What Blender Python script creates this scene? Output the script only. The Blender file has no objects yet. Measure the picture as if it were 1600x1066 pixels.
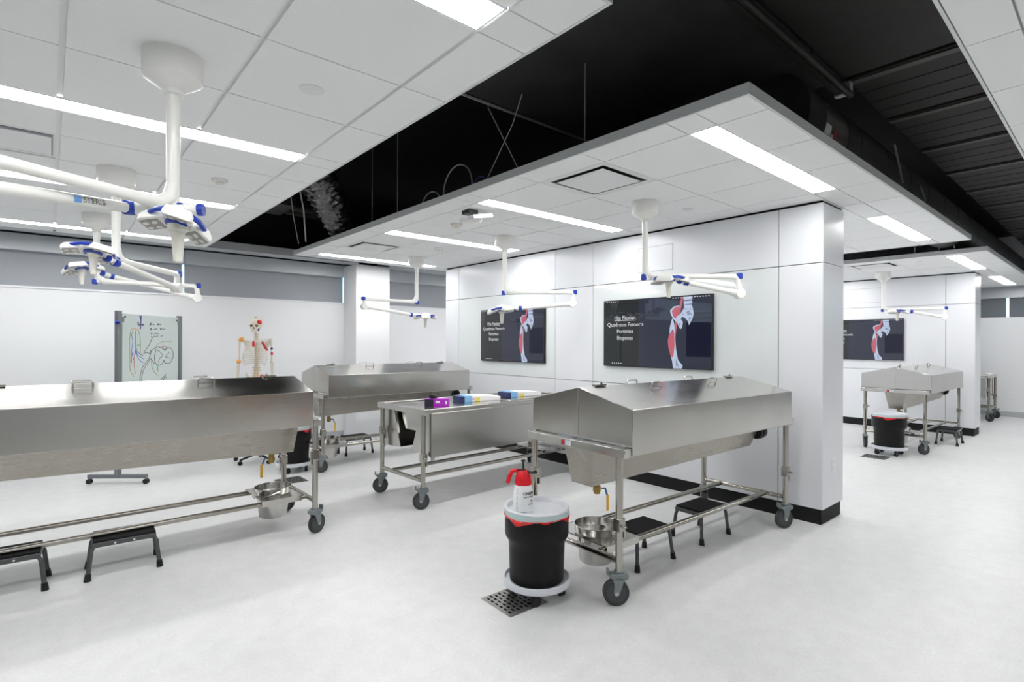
import bpy, math, random
from math import sin, cos, pi, radians
from mathutils import Vector, Matrix
random.seed(7)
SC = bpy.context.scene
COL = SC.collection
# ------------------------------------------------------------------ camera, world, exposure
CAM_H = 1.5
YAW, ROLL, FPX = 49.17, 0.2, 836.0
cd = bpy.data.cameras.new('camera'); cam = bpy.data.objects.new('camera', cd); COL.objects.link(cam)
cd.sensor_fit = 'HORIZONTAL'; cd.sensor_width = 36.0; cd.lens = 36.0 * FPX / 1600.0
cd.shift_y = 3.0 / 1600.0
cd.clip_start = 0.05; cd.clip_end = 100
_f = Vector((cos(radians(YAW)), sin(radians(YAW)), 0)); _r = Vector((sin(radians(YAW)), -cos(radians(YAW)), 0)); _u = Vector((0, 0, 1))
_c, _s = cos(radians(ROLL)), sin(radians(ROLL))
_r2 = _r * _c + _u * _s; _u2 = _u * _c - _r * _s
cam.matrix_world = Matrix(((_r2.x, _u2.x, -_f.x, 0), (_r2.y, _u2.y, -_f.y, 0), (_r2.z, _u2.z, -_f.z, CAM_H), (0, 0, 0, 1)))
SC.camera = cam
w = bpy.data.worlds.new('world'); SC.world = w; w.use_nodes = True
w.node_tree.nodes['Background'].inputs[0].default_value = (0.66, 0.83, 1.0, 1)
w.node_tree.nodes['Background'].inputs[1].default_value = 1.6
SC.view_settings.view_transform = 'Standard'; SC.view_settings.look = 'None'
SC.view_settings.gamma = 1.0; SC.view_settings.use_curve_mapping = False
SC.view_settings.exposure = 0.05
LIGHT_STRENGTH = 27.0
try:
    SC.cycles.max_bounces = 10; SC.cycles.diffuse_bounces = 6; SC.cycles.glossy_bounces = 5; SC.cycles.sample_clamp_indirect = 6.0
except Exception:
    pass
H = 2.69

# ------------------------------------------------------------------ materials
M = {}
def mat(name, col, rough=0.5, metal=0.0, spec=0.5, emit=None, es=0.0, coat=0.0, trans=0.0, noise=None, bump=None, brushed=False, alpha=1.0, ior=1.45, dirt=None):
    m = bpy.data.materials.new(name); m.use_nodes = True
    nt = m.node_tree; b = nt.nodes['Principled BSDF']
    b.inputs['Base Color'].default_value = (*col, 1); b.inputs['Roughness'].default_value = rough
    b.inputs['Metallic'].default_value = metal; b.inputs['Specular IOR Level'].default_value = spec
    b.inputs['Coat Weight'].default_value = coat; b.inputs['Coat Roughness'].default_value = 0.03
    b.inputs['Transmission Weight'].default_value = trans; b.inputs['IOR'].default_value = ior
    b.inputs['Alpha'].default_value = alpha
    if emit:
        b.inputs['Emission Color'].default_value = (*emit, 1); b.inputs['Emission Strength'].default_value = es
    tc = nt.nodes.new('ShaderNodeTexCoord')
    def noise_tex(scale, detail=4, stretch=None):
        n = nt.nodes.new('ShaderNodeTexNoise'); n.inputs['Scale'].default_value = scale; n.inputs['Detail'].default_value = detail
        if stretch:
            mp = nt.nodes.new('ShaderNodeMapping'); mp.inputs['Scale'].default_value = stretch
            nt.links.new(tc.outputs['Object'], mp.inputs['Vector']); nt.links.new(mp.outputs['Vector'], n.inputs['Vector'])
        else:
            nt.links.new(tc.outputs['Object'], n.inputs['Vector'])
        return n
    cur = None
    if noise:
        layers = noise if isinstance(noise, list) else [noise]
        for (scale, amt, tint) in layers:
            n = noise_tex(scale, 6)
            mr = nt.nodes.new('ShaderNodeMapRange'); mr.inputs['From Min'].default_value = 0.3; mr.inputs['From Max'].default_value = 0.7
            nt.links.new(n.outputs['Fac'], mr.inputs['Value'])
            mx = nt.nodes.new('ShaderNodeMix'); mx.data_type = 'RGBA'; mx.blend_type = 'MULTIPLY'; mx.inputs['Factor'].default_value = amt
            if cur is None: mx.inputs[6].default_value = (*col, 1)
            else: nt.links.new(cur, mx.inputs[6])
            rp = nt.nodes.new('ShaderNodeMix'); rp.data_type = 'RGBA'; rp.inputs[6].default_value = (*tint, 1); rp.inputs[7].default_value = (1, 1, 1, 1)
            nt.links.new(mr.outputs['Result'], rp.inputs['Factor']); nt.links.new(rp.outputs[2], mx.inputs[7])
            cur = mx.outputs[2]
        nt.links.new(cur, b.inputs['Base Color'])
    if brushed:
        n = noise_tex(6, 5, (0.6, 40, 40))
        mr = nt.nodes.new('ShaderNodeMapRange'); mr.inputs['To Min'].default_value = max(rough - 0.02, 0.04); mr.inputs['To Max'].default_value = rough + 0.04
        nt.links.new(n.outputs['Fac'], mr.inputs['Value'])
        n3 = noise_tex(2.2, 2); mr3 = nt.nodes.new('ShaderNodeMapRange'); mr3.inputs['From Min'].default_value = 0.42; mr3.inputs['From Max'].default_value = 0.72; mr3.inputs['To Max'].default_value = 0.06
        ad = nt.nodes.new('ShaderNodeMath'); ad.operation = 'ADD'
        nt.links.new(n3.outputs['Fac'], mr3.inputs['Value']); nt.links.new(mr.outputs['Result'], ad.inputs[0]); nt.links.new(mr3.outputs['Result'], ad.inputs[1])
        nt.links.new(ad.outputs[0], b.inputs['Roughness'])
        b.inputs['Anisotropic'].default_value = 0.3
        n2 = noise_tex(5.0, 3, (1, 1, 1))
        bp = nt.nodes.new('ShaderNodeBump'); bp.inputs['Strength'].default_value = 0.04; bp.inputs['Distance'].default_value = 0.02
        nt.links.new(n2.outputs['Fac'], bp.inputs['Height']); nt.links.new(bp.outputs['Normal'], b.inputs['Normal'])
    if bump:
        n = noise_tex(bump[0], 4)
        bp = nt.nodes.new('ShaderNodeBump'); bp.inputs['Strength'].default_value = bump[1]; bp.inputs['Distance'].default_value = 0.005
        nt.links.new(n.outputs['Fac'], bp.inputs['Height']); nt.links.new(bp.outputs['Normal'], b.inputs['Normal'])
    M[name] = m
    return m
mat('floor', (0.76, 0.765, 0.77), 0.38, noise=[(1.1, 0.5, (0.86, 0.87, 0.87)), (9, 0.55, (0.86, 0.86, 0.85)), (60, 0.6, (0.86, 0.86, 0.85)), (200, 0.5, (0.85, 0.85, 0.84))], bump=(180, 0.05))
mat('tile_white', (0.86, 0.87, 0.875), 0.9, spec=0.15, noise=(140, 0.35, (0.93, 0.93, 0.93)))
mat('grid_white', (0.80, 0.81, 0.815), 0.6)
mat('fascia_grey', (0.66, 0.68, 0.685), 0.5)
mat('wall_white', (0.76, 0.77, 0.785), 0.75, spec=0.25)
mat('panel_white', (0.70, 0.715, 0.745), 0.28, spec=0.5)
mat('glass_white', (0.69, 0.725, 0.735), 0.06, spec=0.6, coat=0.5)
mat('reveal_black', (0.006, 0.006, 0.007), 0.6, spec=0.2)
mat('base_black', (0.008, 0.008, 0.009), 0.45, spec=0.3)
mat('deck_black', (0.009, 0.009, 0.010), 0.65, spec=0.25, noise=(3, 0.5, (0.55, 0.55, 0.55)))
mat('duct_black', (0.05, 0.05, 0.052), 0.45, spec=0.35, noise=[(2.5, 0.8, (0.45, 0.45, 0.45)), (14, 0.4, (0.7, 0.7, 0.7))])
mat('panel_black', (0.024, 0.022, 0.020), 0.55, spec=0.3, noise=[(2.2, 0.7, (0.5, 0.5, 0.5)), (18, 0.4, (0.7, 0.7, 0.7))])
mat('flex_black', (0.03, 0.03, 0.036), 0.16, spec=1.0, coat=0.6, bump=(38, 1.0))
mat('bare_metal', (0.6, 0.58, 0.55), 0.3, metal=1.0)
mat('wire_grey', (0.42, 0.42, 0.42), 0.4)
mat('wire_blue', (0.08, 0.07, 0.4), 0.4)
mat('shade_grey', (0.38, 0.40, 0.43), 0.8, spec=0.2)
mat('headbox_grey', (0.50, 0.525, 0.555), 0.42, metal=0.25)
mat('trim_grey', (0.42, 0.44, 0.46), 0.5)
mat('glass_pane', (0.9, 0.95, 1.0), 0.02, trans=1.0)
mat('steel', (0.55, 0.536, 0.505), 0.17, metal=1.0, brushed=True)
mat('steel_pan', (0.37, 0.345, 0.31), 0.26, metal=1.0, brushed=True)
mat('steel_tube', (0.44, 0.42, 0.38), 0.20, metal=1.0)
mat('steel_bright', (0.66, 0.65, 0.62), 0.16, metal=1.0)
mat('brass', (0.36, 0.24, 0.07), 0.35, metal=0.9)
mat('yellow', (0.85, 0.47, 0.03), 0.45)
mat('valve_blue', (0.08, 0.2, 0.38), 0.4)
mat('rubber', (0.035, 0.038, 0.041), 0.5)
mat('wheel_core', (0.055, 0.062, 0.068), 0.45)
mat('stool_grey', (0.085, 0.09, 0.095), 0.4, metal=0.3)
mat('caster_grey', (0.19, 0.215, 0.225), 0.45)
mat('black_plastic', (0.008, 0.008, 0.009), 0.38)
mat('black_matte', (0.010, 0.010, 0.011), 0.75, spec=0.2, bump=(300, 0.1))
mat('drum_black', (0.007, 0.007, 0.0075), 0.42, spec=0.25)
mat('lid_white', (0.72, 0.74, 0.78), 0.35, noise=(25, 0.3, (0.85, 0.85, 0.88)))
mat('lid_rim', (0.45, 0.56, 0.57), 0.35)
mat('liner_red', (0.62, 0.015, 0.02), 0.25)
mat('dolly_white', (0.68, 0.71, 0.76), 0.4)
mat('sprayer_red', (0.70, 0.008, 0.018), 0.35)
mat('bottle_white', (0.80, 0.82, 0.83), 0.4)
mat('ink_black', (0.015, 0.015, 0.017), 0.6)
mat('ink_grey', (0.2, 0.2, 0.2), 0.6)
mat('lamp_white', (0.82, 0.82, 0.79), 0.32, coat=0.15)
mat('lamp_cream', (0.74, 0.73, 0.66), 0.4)
mat('lamp_blue', (0.012, 0.045, 0.38), 0.35)
mat('led_grey', (0.33, 0.32, 0.29), 0.35)
mat('lens', (0.7, 0.7, 0.68), 0.1, spec=0.8)
mat('diffuser', (1, 1, 1), 0.5, emit=(1.0, 0.995, 0.985), es=LIGHT_STRENGTH)
mat('fixture_white', (0.75, 0.76, 0.77), 0.5)
mat('screen', (0.004, 0.005, 0.008), 0.03, spec=0.5, emit=(0.036, 0.040, 0.062), es=0.8)
mat('screen_left', (0.004, 0.005, 0.006), 0.03, spec=0.5, emit=(0.026, 0.029, 0.029), es=0.8)
mat('screen_reflection', (0.003, 0.003, 0.006), 0.03, spec=0.4, emit=(0.005, 0.006, 0.02), es=1.0)
mat('bezel', (0.006, 0.006, 0.007), 0.3)
mat('screen_text', (0.02, 0.02, 0.02), 0.2, emit=(0.80, 0.82, 0.86), es=0.85)
mat('screen_bone', (0.02, 0.02, 0.02), 0.2, emit=(0.52, 0.60, 0.78), es=0.85)
mat('screen_bone_shade', (0.02, 0.02, 0.02), 0.2, emit=(0.26, 0.33, 0.50), es=0.8)
mat('screen_muscle', (0.02, 0.02, 0.02), 0.2, emit=(0.56, 0.115, 0.16), es=0.85)
mat('bone', (0.60, 0.50, 0.35), 0.5)
mat('bone_white', (0.70, 0.655, 0.57), 0.45)
mat('paint_red', (0.60, 0.02, 0.03), 0.5)
mat('paint_blue', (0.03, 0.04, 0.22), 0.5)
mat('paint_orange', (0.80, 0.32, 0.06), 0.5)
mat('socket_dark', (0.20, 0.13, 0.07), 0.8)
mat('board_glass', (0.66, 0.75, 0.73), 0.10, spec=0.6, coat=0.3)
mat('board_grey', (0.22, 0.23, 0.25), 0.4, metal=0.5)
mat('ink_blue', (0.10, 0.20, 0.62), 0.6); mat('ink_green', (0.10, 0.55, 0.38), 0.6); mat('ink_red', (0.65, 0.15, 0.15), 0.6)
mat('ink_olive', (0.50, 0.47, 0.22), 0.6); mat('ink_purple', (0.07, 0.04, 0.28), 0.6); mat('ink_orange', (0.75, 0.35, 0.12), 0.6); mat('ink_dark', (0.10, 0.10, 0.12), 0.6)
mat('box_purple', (0.42, 0.02, 0.50), 0.4); mat('box_dark', (0.02, 0.015, 0.035), 0.4); mat('paper_white', (0.82, 0.82, 0.83), 0.6)
mat('pack_blue', (0.22, 0.45, 0.72), 0.5); mat('pack_navy', (0.02, 0.03, 0.12), 0.5); mat('pack_yellow', (0.75, 0.65, 0.15), 0.5); mat('pack_red', (0.6, 0.12, 0.1), 0.5)
mat('drain_steel', (0.26, 0.255, 0.25), 0.38, metal=0.9); mat('drain_hole', (0.004, 0.004, 0.004), 0.9, spec=0.0)
mat('nameplate_red', (0.42, 0.02, 0.03), 0.5); mat('nameplate_grey', (0.62, 0.66, 0.72), 0.4)
mat('wood_brown', (0.32, 0.16, 0.075), 0.45, noise=(6, 0.5, (0.6, 0.55, 0.5)))
mat('outlet', (0.80, 0.81, 0.82), 0.4)

# ------------------------------------------------------------------ mesh builder
class MB:
    def __init__(s): s.v = []; s.f = []
    def add(s, vs, fs):
        n = len(s.v); s.v += [tuple(p) for p in vs]; s.f += [tuple(i + n for i in f) for f in fs]; return s
    def box(s, c, d, rot=None):
        x, y, z = d[0] / 2, d[1] / 2, d[2] / 2
        vs = [Vector((a * x, b * y, e * z)) for a in (-1, 1) for b in (-1, 1) for e in (-1, 1)]
        if rot is not None: vs = [rot @ p for p in vs]
        vs = [p + Vector(c) for p in vs]
        return s.add(vs, [(0, 1, 3, 2), (4, 6, 7, 5), (0, 4, 5, 1), (2, 3, 7, 6), (0, 2, 6, 4), (1, 5, 7, 3)])
    def bb(s, x0, x1, y0, y1, z0, z1):
        return s.box(((x0 + x1) / 2, (y0 + y1) / 2, (z0 + z1) / 2), (x1 - x0, y1 - y0, z1 - z0))
    def prism(s, poly, lo, hi, axis='x'):
        n = len(poly)
        def P(a, b, t): return {'x': (t, a, b), 'y': (a, t, b), 'z': (a, b, t)}[axis]
        vs = [P(a, b, lo) for a, b in poly] + [P(a, b, hi) for a, b in poly]
        fs = [tuple(range(n - 1, -1, -1)), tuple(range(n, 2 * n))] + [(i, (i + 1) % n, (i + 1) % n + n, i + n) for i in range(n)]
        return s.add(vs, fs)
    def loft(s, loops, cap=True):
        n = len(loops[0]); vs = [p for L in loops for p in L]; fs = []
        for k in range(len(loops) - 1):
            for i in range(n):
                j = (i + 1) % n; fs.append((k * n + i, k * n + j, (k + 1) * n + j, (k + 1) * n + i))
        if cap: fs += [tuple(range(n - 1, -1, -1)), tuple((len(loops) - 1) * n + i for i in range(n))]
        return s.add(vs, fs)
    def tube(s, pts, r, seg=10, cap=True):
        pts = [Vector(p) for p in pts]; rs = r if isinstance(r, (list, tuple)) else [r] * len(pts)
        loops = []; up = None
        for i, p in enumerate(pts):
            t = ((pts[i + 1] if i + 1 < len(pts) else p) - (pts[i - 1] if i > 0 else p)).normalized()
            if up is None:
                up = Vector((0, 0, 1)) if abs(t.z) < 0.9 else Vector((1, 0, 0))
            a = t.cross(up)
            if a.length < 1e-5: a = t.cross(Vector((1, 0.3, 0)))
            a.normalize(); b = a.cross(t).normalized(); up = b
            loops.append([p + (a * cos(2 * pi * k / seg) + b * sin(2 * pi * k / seg)) * rs[i] for k in range(seg)])
        return s.loft(loops, cap)
    def cyl(s, p, q, r, r2=None, seg=16): return s.tube([p, q], [r, r if r2 is None else r2], seg)
    def lathe(s, prof, o=(0, 0, 0), seg=32, cap=True):
        o = Vector(o)
        return s.loft([[o + Vector((r * cos(2 * pi * k / seg), r * sin(2 * pi * k / seg), z)) for k in range(seg)] for r, z in prof], cap)
    def ell(s, c, r, seg=16, rings=10, rot=None):
        c = Vector(c); r = (r, r, r) if not isinstance(r, (list, tuple)) else r
        loops = []
        for i in range(rings + 1):
            t = -pi / 2 + pi * (i / rings) * 0.998 + 0.001
            L = [Vector((r[0] * cos(t) * cos(2 * pi * k / seg), r[1] * cos(t) * sin(2 * pi * k / seg), r[2] * sin(t))) for k in range(seg)]
            loops.append([(rot @ p if rot is not None else p) + c for p in L])
        return s.loft(loops)
    def xf(s, mtx): s.v = [tuple(mtx @ Vector(p)) for p in s.v]; return s
    def build(s, name, m, parent=None, bevel=0.0, smooth=True, label=None, loc=None, rotz=None):
        me = bpy.data.meshes.new(name); me.from_pydata(s.v, [], s.f); me.validate(); me.update()
        fix_normals(me)
        me.materials.append(M[m] if isinstance(m, str) else m)
        if smooth:
            me.shade_smooth(); me.set_sharp_from_angle(angle=radians(38))
        o = bpy.data.objects.new(name, me); COL.objects.link(o)
        if parent is not None: o.parent = parent
        if bevel:
            b = o.modifiers.new('bevel', 'BEVEL'); b.width = bevel; b.segments = 2; b.limit_method = 'ANGLE'; b.angle_limit = radians(40)
        if label: o['label'] = label
        if loc is not None: o.location = loc
        if rotz is not None: o.rotation_euler = (0, 0, rotz)
        return o
import bmesh
def fix_normals(me):
    bm = bmesh.new(); bm.from_mesh(me); bmesh.ops.recalc_face_normals(bm, faces=bm.faces); bm.to_mesh(me); bm.free()
def tag(o, label, cat=None, group=None, kind=None):
    o['label'] = label
    if cat: o['category'] = cat
    if group: o['group'] = group
    if kind: o['kind'] = kind
    return o
def thing(name, label, cat, loc=(0, 0, 0), rotz=0.0, group=None):
    o = bpy.data.objects.new(name, None); COL.objects.link(o); o.location = loc; o.rotation_euler = (0, 0, rotz)
    o.empty_display_size = 0.1
    return tag(o, label, cat, group)
def struct(o, label, cat=None): return tag(o, label, cat, None, 'structure')
def kids(o): return [c for c in bpy.data.objects if c.parent == o]
def dup(o, loc, rotz, label, group=None, scale=None):
    def rec(src, par):
        c = src.copy(); COL.objects.link(c); c.parent = par
        for ch in CH.get(src.name, []): rec(ch, c)
        return c
    CH = {}
    for q in bpy.data.objects:
        if q.parent: CH.setdefault(q.parent.name, []).append(q)
    c = rec(o, None); c.location = loc; c.rotation_euler = (0, 0, rotz); c['label'] = label
    if group: c['group'] = group
    if scale: c.scale = (scale,) * 3
    return c
def text_mesh(txt, size, align='CENTER', bold=0.0):
    cu = bpy.data.curves.new('t', 'FONT'); cu.body = txt; cu.size = size; cu.align_x = align; cu.align_y = 'CENTER'; cu.resolution_u = 3; cu.offset = bold
    ob = bpy.data.objects.new('t', cu); COL.objects.link(ob)
    dg = bpy.context.evaluated_depsgraph_get(); me = bpy.data.meshes.new_from_object(ob.evaluated_get(dg))
    vs = [tuple(v.co) for v in me.vertices]; fs = [tuple(p.vertices) for p in me.polygons]
    bpy.data.objects.remove(ob); bpy.data.curves.remove(cu); bpy.data.meshes.remove(me)
    return vs, fs

# ------------------------------------------------------------------ room shell
XL, XR, YF, YB, ZT = -6.0, 15.1, -5.0, 8.21, 3.75
o = MB().bb(XL, XR, YF, YB + 0.25, -0.1, 0).build('floor', 'floor', smooth=False); struct(o, 'pale grey speckled vinyl floor', 'floor')
o = MB().bb(XL, XR, YF, YB + 0.25, ZT, ZT + 0.1).build('ceiling', 'deck_black', smooth=False); struct(o, 'black painted structural deck above the gaps', 'ceiling')
wl = MB().bb(XL - 0.15, XL, YF, YB + 0.25, 0, ZT).build('wall_left', 'wall_white', smooth=False); struct(wl, 'white side wall out of the frame', 'wall')
wf = MB().bb(XL, 1.8, YF - 0.15, YF, 0, ZT).build('wall_front', 'wall_white', smooth=False); wf2 = MB().bb(1.8, XR, YF - 0.15, YF, 0, ZT).build('wall_front.001', mat('taupe', (0.085, 0.075, 0.065), 0.6), smooth=False); struct(wf2, 'unseen wall behind the camera to the right, dark taupe to dim steel reflections', 'wall'); struct(wf, 'white wall behind the camera', 'wall')  # unseen wall, split so the dark right part dims reflections in the steel
d = MB().bb(3.0, 4.0, YF, YF + 0.05, 0, 2.15).build('added_door', 'wood_brown', bevel=0.004); struct(d, 'brown wooden door added behind the camera for its reflection', 'door')  # unseen, added to give the steel hood something brown to mirror
# far wall on the right with its window strip
wr = bpy.data.objects.new('wall_right', None); COL.objects.link(wr); struct(wr, 'white far wall with a dark window strip on the right', 'wall')
MB().bb(XR, XR + 0.25, YF, YB + 0.25, 0, 2.07).build('lower_wall', 'wall_white', wr, smooth=False)
MB().bb(XR, XR + 0.25, YF, YB + 0.25, 2.72, ZT).build('upper_wall', 'wall_white', wr, smooth=False)
MB().bb(XR - 0.02, XR + 0.1, 0, 4, 2.475, 2.70).build('headbox', 'headbox_grey', wr)
MB().bb(XR - 0.3, XR - 0.02, 0, 4.0, 2.70, 2.76).build('soffit', 'trim_grey', wr)
for y0, y1 in ((-0.5, 1.665), (1.715, 3.9)):
    MB().bb(XR + 0.06, XR + 0.075, y0, y1, 2.07, 2.475).build('shade', mat('shade_dark', (0.16, 0.18, 0.20), 0.8) if 'shade_dark' not in M else 'shade_dark', wr, smooth=False)
MB().bb(XR - 0.012, XR, YF, YB, 0, 0.11).build('baseboard', 'trim_grey', wr, smooth=False)
# back wall with its roller blinds
wb = bpy.data.objects.new('wall_back', None); COL.objects.link(wb); struct(wb, 'white back wall with a long window ledge at the left', 'wall')
MB().bb(XL, XR, YB, YB + 0.25, 0, 2.12).build('lower_wall', 'wall_white', wb, smooth=False)
MB().bb(XL, XR, YB, YB + 0.25, 2.73, ZT).build('upper_wall', 'deck_black', wb, smooth=False)
MB().bb(5.8, XR, YB, YB + 0.25, 2.12, 2.73).build('side_wall', 'wall_white', wb, smooth=False)
MB().bb(XL, 5.8, YB - 0.012, YB, 2.105, 2.125).build('ledge', 'wall_white', wb)
MB().bb(-2, 3.55, YB - 0.012, YB, 0, 0.10).build('baseboard', 'trim_grey', wb)
t1 = MB().bb(XL, 3.55, 7.66, 7.90, 2.700, 2.80).bb(XL, 3.55, 7.90, YB - 0.0, 2.74, 2.80).bb(4.12, 5.8, 7.72, YB, 2.72, 2.80).build('trim_1', 'trim_grey'); struct(t1, 'grey soffit strip along the top of the back windows', 'trim')
wn = bpy.data.objects.new('window_1', None); COL.objects.link(wn); struct(wn, 'long strip window behind the grey blinds on the back wall', 'window')
MB().bb(XL, 5.8, YB + 0.17, YB + 0.18, 2.12, 2.73).build('pane', 'glass_pane', wn, smooth=False)
for x in (1.345, 3.52): MB().bb(x + 0.035, x + 0.06, YB + 0.13, YB + 0.19, 2.12, 2.73).build('mullion', 'trim_grey', wn, smooth=False)
# column in front of the back wall
pc = MB().bb(3.545, 4.108, 7.75, YB, 0, 2.70).build('wall_column', 'wall_white', bevel=0.004); struct(pc, 'white square column standing out from the back wall', 'column')

# blinds: headbox + shade
def blind(x0, x1, label):
    t = thing('roller_blind', label, 'blind', ((x0 + x1) / 2, YB + 0.06, 2.12), 0, None)
    w2 = (x1 - x0) / 2
    MB().bb(-w2, w2, -0.075, 0.05, 0.411, 0.598).build('headbox', 'headbox_grey', t, bevel=0.003)
    MB().bb(-w2 + 0.004, w2 - 0.012, 0.035, 0.04, 0.004, 0.45).build('shade', 'shade_grey', t, smooth=False)
    MB().bb(-w2 + 0.004, w2 - 0.012, 0.028, 0.047, 0.004, 0.02).build('hem_bar', 'headbox_grey', t)
    return t
blind(-2.2, 1.345, 'long grey roller blind at the far left of the back wall')
blind(1.36, 3.54, 'grey roller blind on the back wall left of the white column')
blind(4.13, 5.75, 'short grey roller blind on the back wall right of the white column')

# central partition walls clad with panels
def partition(name, label, x0, x1, y0, y1, cols, rows_of, glass, top=2.672):
    root = bpy.data.objects.new(name, None); COL.objects.link(root); struct(root, label, 'wall')
    g = 0.006; th = 0.016
    MB().bb(x0 + th, x1 - th, y0 + th, y1 - th, 0.0, H + 0.03).build('core', 'reveal_black', root, smooth=False)
    for i, (a, b) in enumerate(cols):
        for (z0, z1) in rows_of(i):
            gl = glass(i, z0)
            MB().bb(x0, x0 + th - 0.001, a + g / 2, b - g / 2, z0 + g / 2, z1 - g / 2).build('panel', 'glass_white' if gl else 'panel_white', root, bevel=0.0015, smooth=False)
    for (z0, z1) in ((0.125, 2.175), (2.175, top)):
        MB().bb(x0 + 0.004, x1 - 0.004, y0, y0 + th - 0.001, z0 + g / 2, z1 - g / 2).build('panel', 'panel_white', root, bevel=0.0015, smooth=False)
        MB().bb(x0 + 0.004, x1 - 0.004, y1 - th + 0.001, y1, z0 + g / 2, z1 - g / 2).build('panel', 'panel_white', root, bevel=0.0015, smooth=False)
        MB().bb(x1 - th + 0.001, x1, y0 + 0.004, y1 - 0.004, z0 + g / 2, z1 - g / 2).build('panel', 'panel_white', root, bevel=0.0015, smooth=False)
    return root
C1 = [(1.66, 2.017), (2.017, 4.127), (4.127, 4.746), (4.746, 6.85), (6.85, 7.21)]
R3 = [(0.125, 1.05), (1.05, 2.175), (2.175, 2.672)]
R2 = [(0.125, 2.175), (2.175, 2.672)]
pw = partition('wall_middle', 'white panelled partition wall carrying the two nearer screens', 4.82, 5.30, 1.66, 7.21, C1, lambda i: R2 if i in (0, 4) else R3, lambda i, z: i in (1, 3) and 1.0 < z < 1.1)
b1 = MB().bb(4.835, 5.27, 1.685, 7.18, 0.0, 0.122).build('baseboard_middle', 'base_black', bevel=0.003); struct(b1, 'black baseboard under the nearer partition wall', 'baseboard')
X2 = 11.40
C2 = [(1.66, 2.04), (2.04, 4.13), (4.13, 4.75), (4.75, 6.85), (6.85, 7.21)]
pw2 = partition('wall_middle_far', 'white panelled partition wall at the right carrying the farther screen', X2, X2 + 0.48, 1.66, 7.21, C2, lambda i: R2 if i in (0, 4) else R3, lambda i, z: False)
b2 = MB().bb(X2 + 0.015, X2 + 0.45, 1.685, 7.18, 0.0, 0.12).build('baseboard_far', 'base_black', bevel=0.003); struct(b2, 'black baseboard under the farther partition wall', 'baseboard')
# access hatch on the near wall
for (x, ya, yb, lab) in ((4.82, 3.07, 3.487, 'square flush access hatch in the nearer wall above the large screen'), (X2, 2.93, 3.6, 'square flush access hatch in the farther wall above its screen')):
    h = thing('access_hatch', lab, 'hatch', (x, (ya + yb) / 2, 2.265))
    hw = (yb - ya) / 2
    MB().bb(-0.004, -0.0005, -hw, hw, 0, 0.255).build('door', 'panel_white', h, bevel=0.001)
    MB().bb(-0.0025, -0.0005, -hw - 0.006, hw + 0.006, -0.006, 0.261).build('frame', 'trim_grey', h)

# ------------------------------------------------------------------ suspended ceilings
def ceil_panel(name, label, xs, ys, lights, wide=0.006, solid=None, edge=('l', 'r', 'n', 'f'), skip=None, top=2.745):
    """xs, ys: tile boundaries; lights: list of (x0,x1,y0,y1) openings left free of tiles"""
    root = bpy.data.objects.new(name, None); COL.objects.link(root); struct(root, label, 'ceiling')
    x0, x1, y0, y1 = xs[0], xs[-1], ys[0], ys[-1]
    back = MB(); back.bb(x0 + 0.01, x1 - 0.01, y0 + 0.01, y1 - 0.01, H + 0.015, H + 0.03)
    back.build('grid', 'grid_white' if wide > 0.02 else 'trim_grey', root, smooth=False)
    for i in range(len(xs) - 1):
        for j in range(len(ys) - 1):
            a, b, c, e = xs[i], xs[i + 1], ys[j], ys[j + 1]
            mx, my = (a + b) / 2, (c + e) / 2
            if any(l[0] < mx < l[1] and l[2] < my < l[3] for l in lights): continue
            wx = wide / 2 if 0 < i else 0.0; wx2 = wide / 2 if i < len(xs) - 2 else 0.0
            MB().bb(a + wx, b - wx2, c + 0.004, e - 0.004, H, H + 0.0145).build('tile', 'tile_white', root, smooth=False)
    e = 0.012
    f = MB()
    if 'l' in edge: f.bb(x0 - e, x0, y0 - e, y1 + e, H - 0.002, top)
    if 'r' in edge: f.bb(x1, x1 + e, y0 - e, y1 + e, H - 0.002, top)
    if 'n' in edge: f.bb(x0, x1, y0 - e, y0, H - 0.002, top)
    if 'f' in edge: f.bb(x0, x1, y1, y1 + e, H - 0.002, top)
    if f.v: f.build('fascia', 'fascia_grey', root, smooth=False)
    return root
def strip_light(x0, x1, y0, y1, label, group=None):
    t = thing('ceiling_light', label, 'light', ((x0 + x1) / 2, (y0 + y1) / 2, H), 0, group)
    a, b = (x1 - x0) / 2, (y1 - y0) / 2; fr = 0.008
    MB().bb(-a + fr, a - fr, -b + fr, b - fr, 0.002, 0.009).build('diffuser', 'diffuser', t, smooth=False)
    MB().bb(-a, a, -b, -b + fr, -0.001, 0.011).bb(-a, a, b - fr, b, -0.001, 0.011).bb(-a, -a + fr, -b + fr, b - fr, -0.001, 0.011).bb(a - fr, a, -b + fr, b - fr, -0.001, 0.011).build('frame', 'fixture_white', t, smooth=False)
    return t
LY = [(1.455, 1.635), (3.43, 3.61), (5.13, 5.31), (7.16, 7.32)]
yl = [1.20, 1.455, 1.635, 2.22, 2.82, 3.43, 3.61, 4.04, 4.59, 5.13, 5.31, 5.88, 6.5, 7.16, 7.32, 7.64]
xl = [-1.76, -1.16, -0.56, 0.035, 0.63, 1.23, 1.475]
lts = [(-1.16, 1.23, a, b) for a, b in LY]
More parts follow.
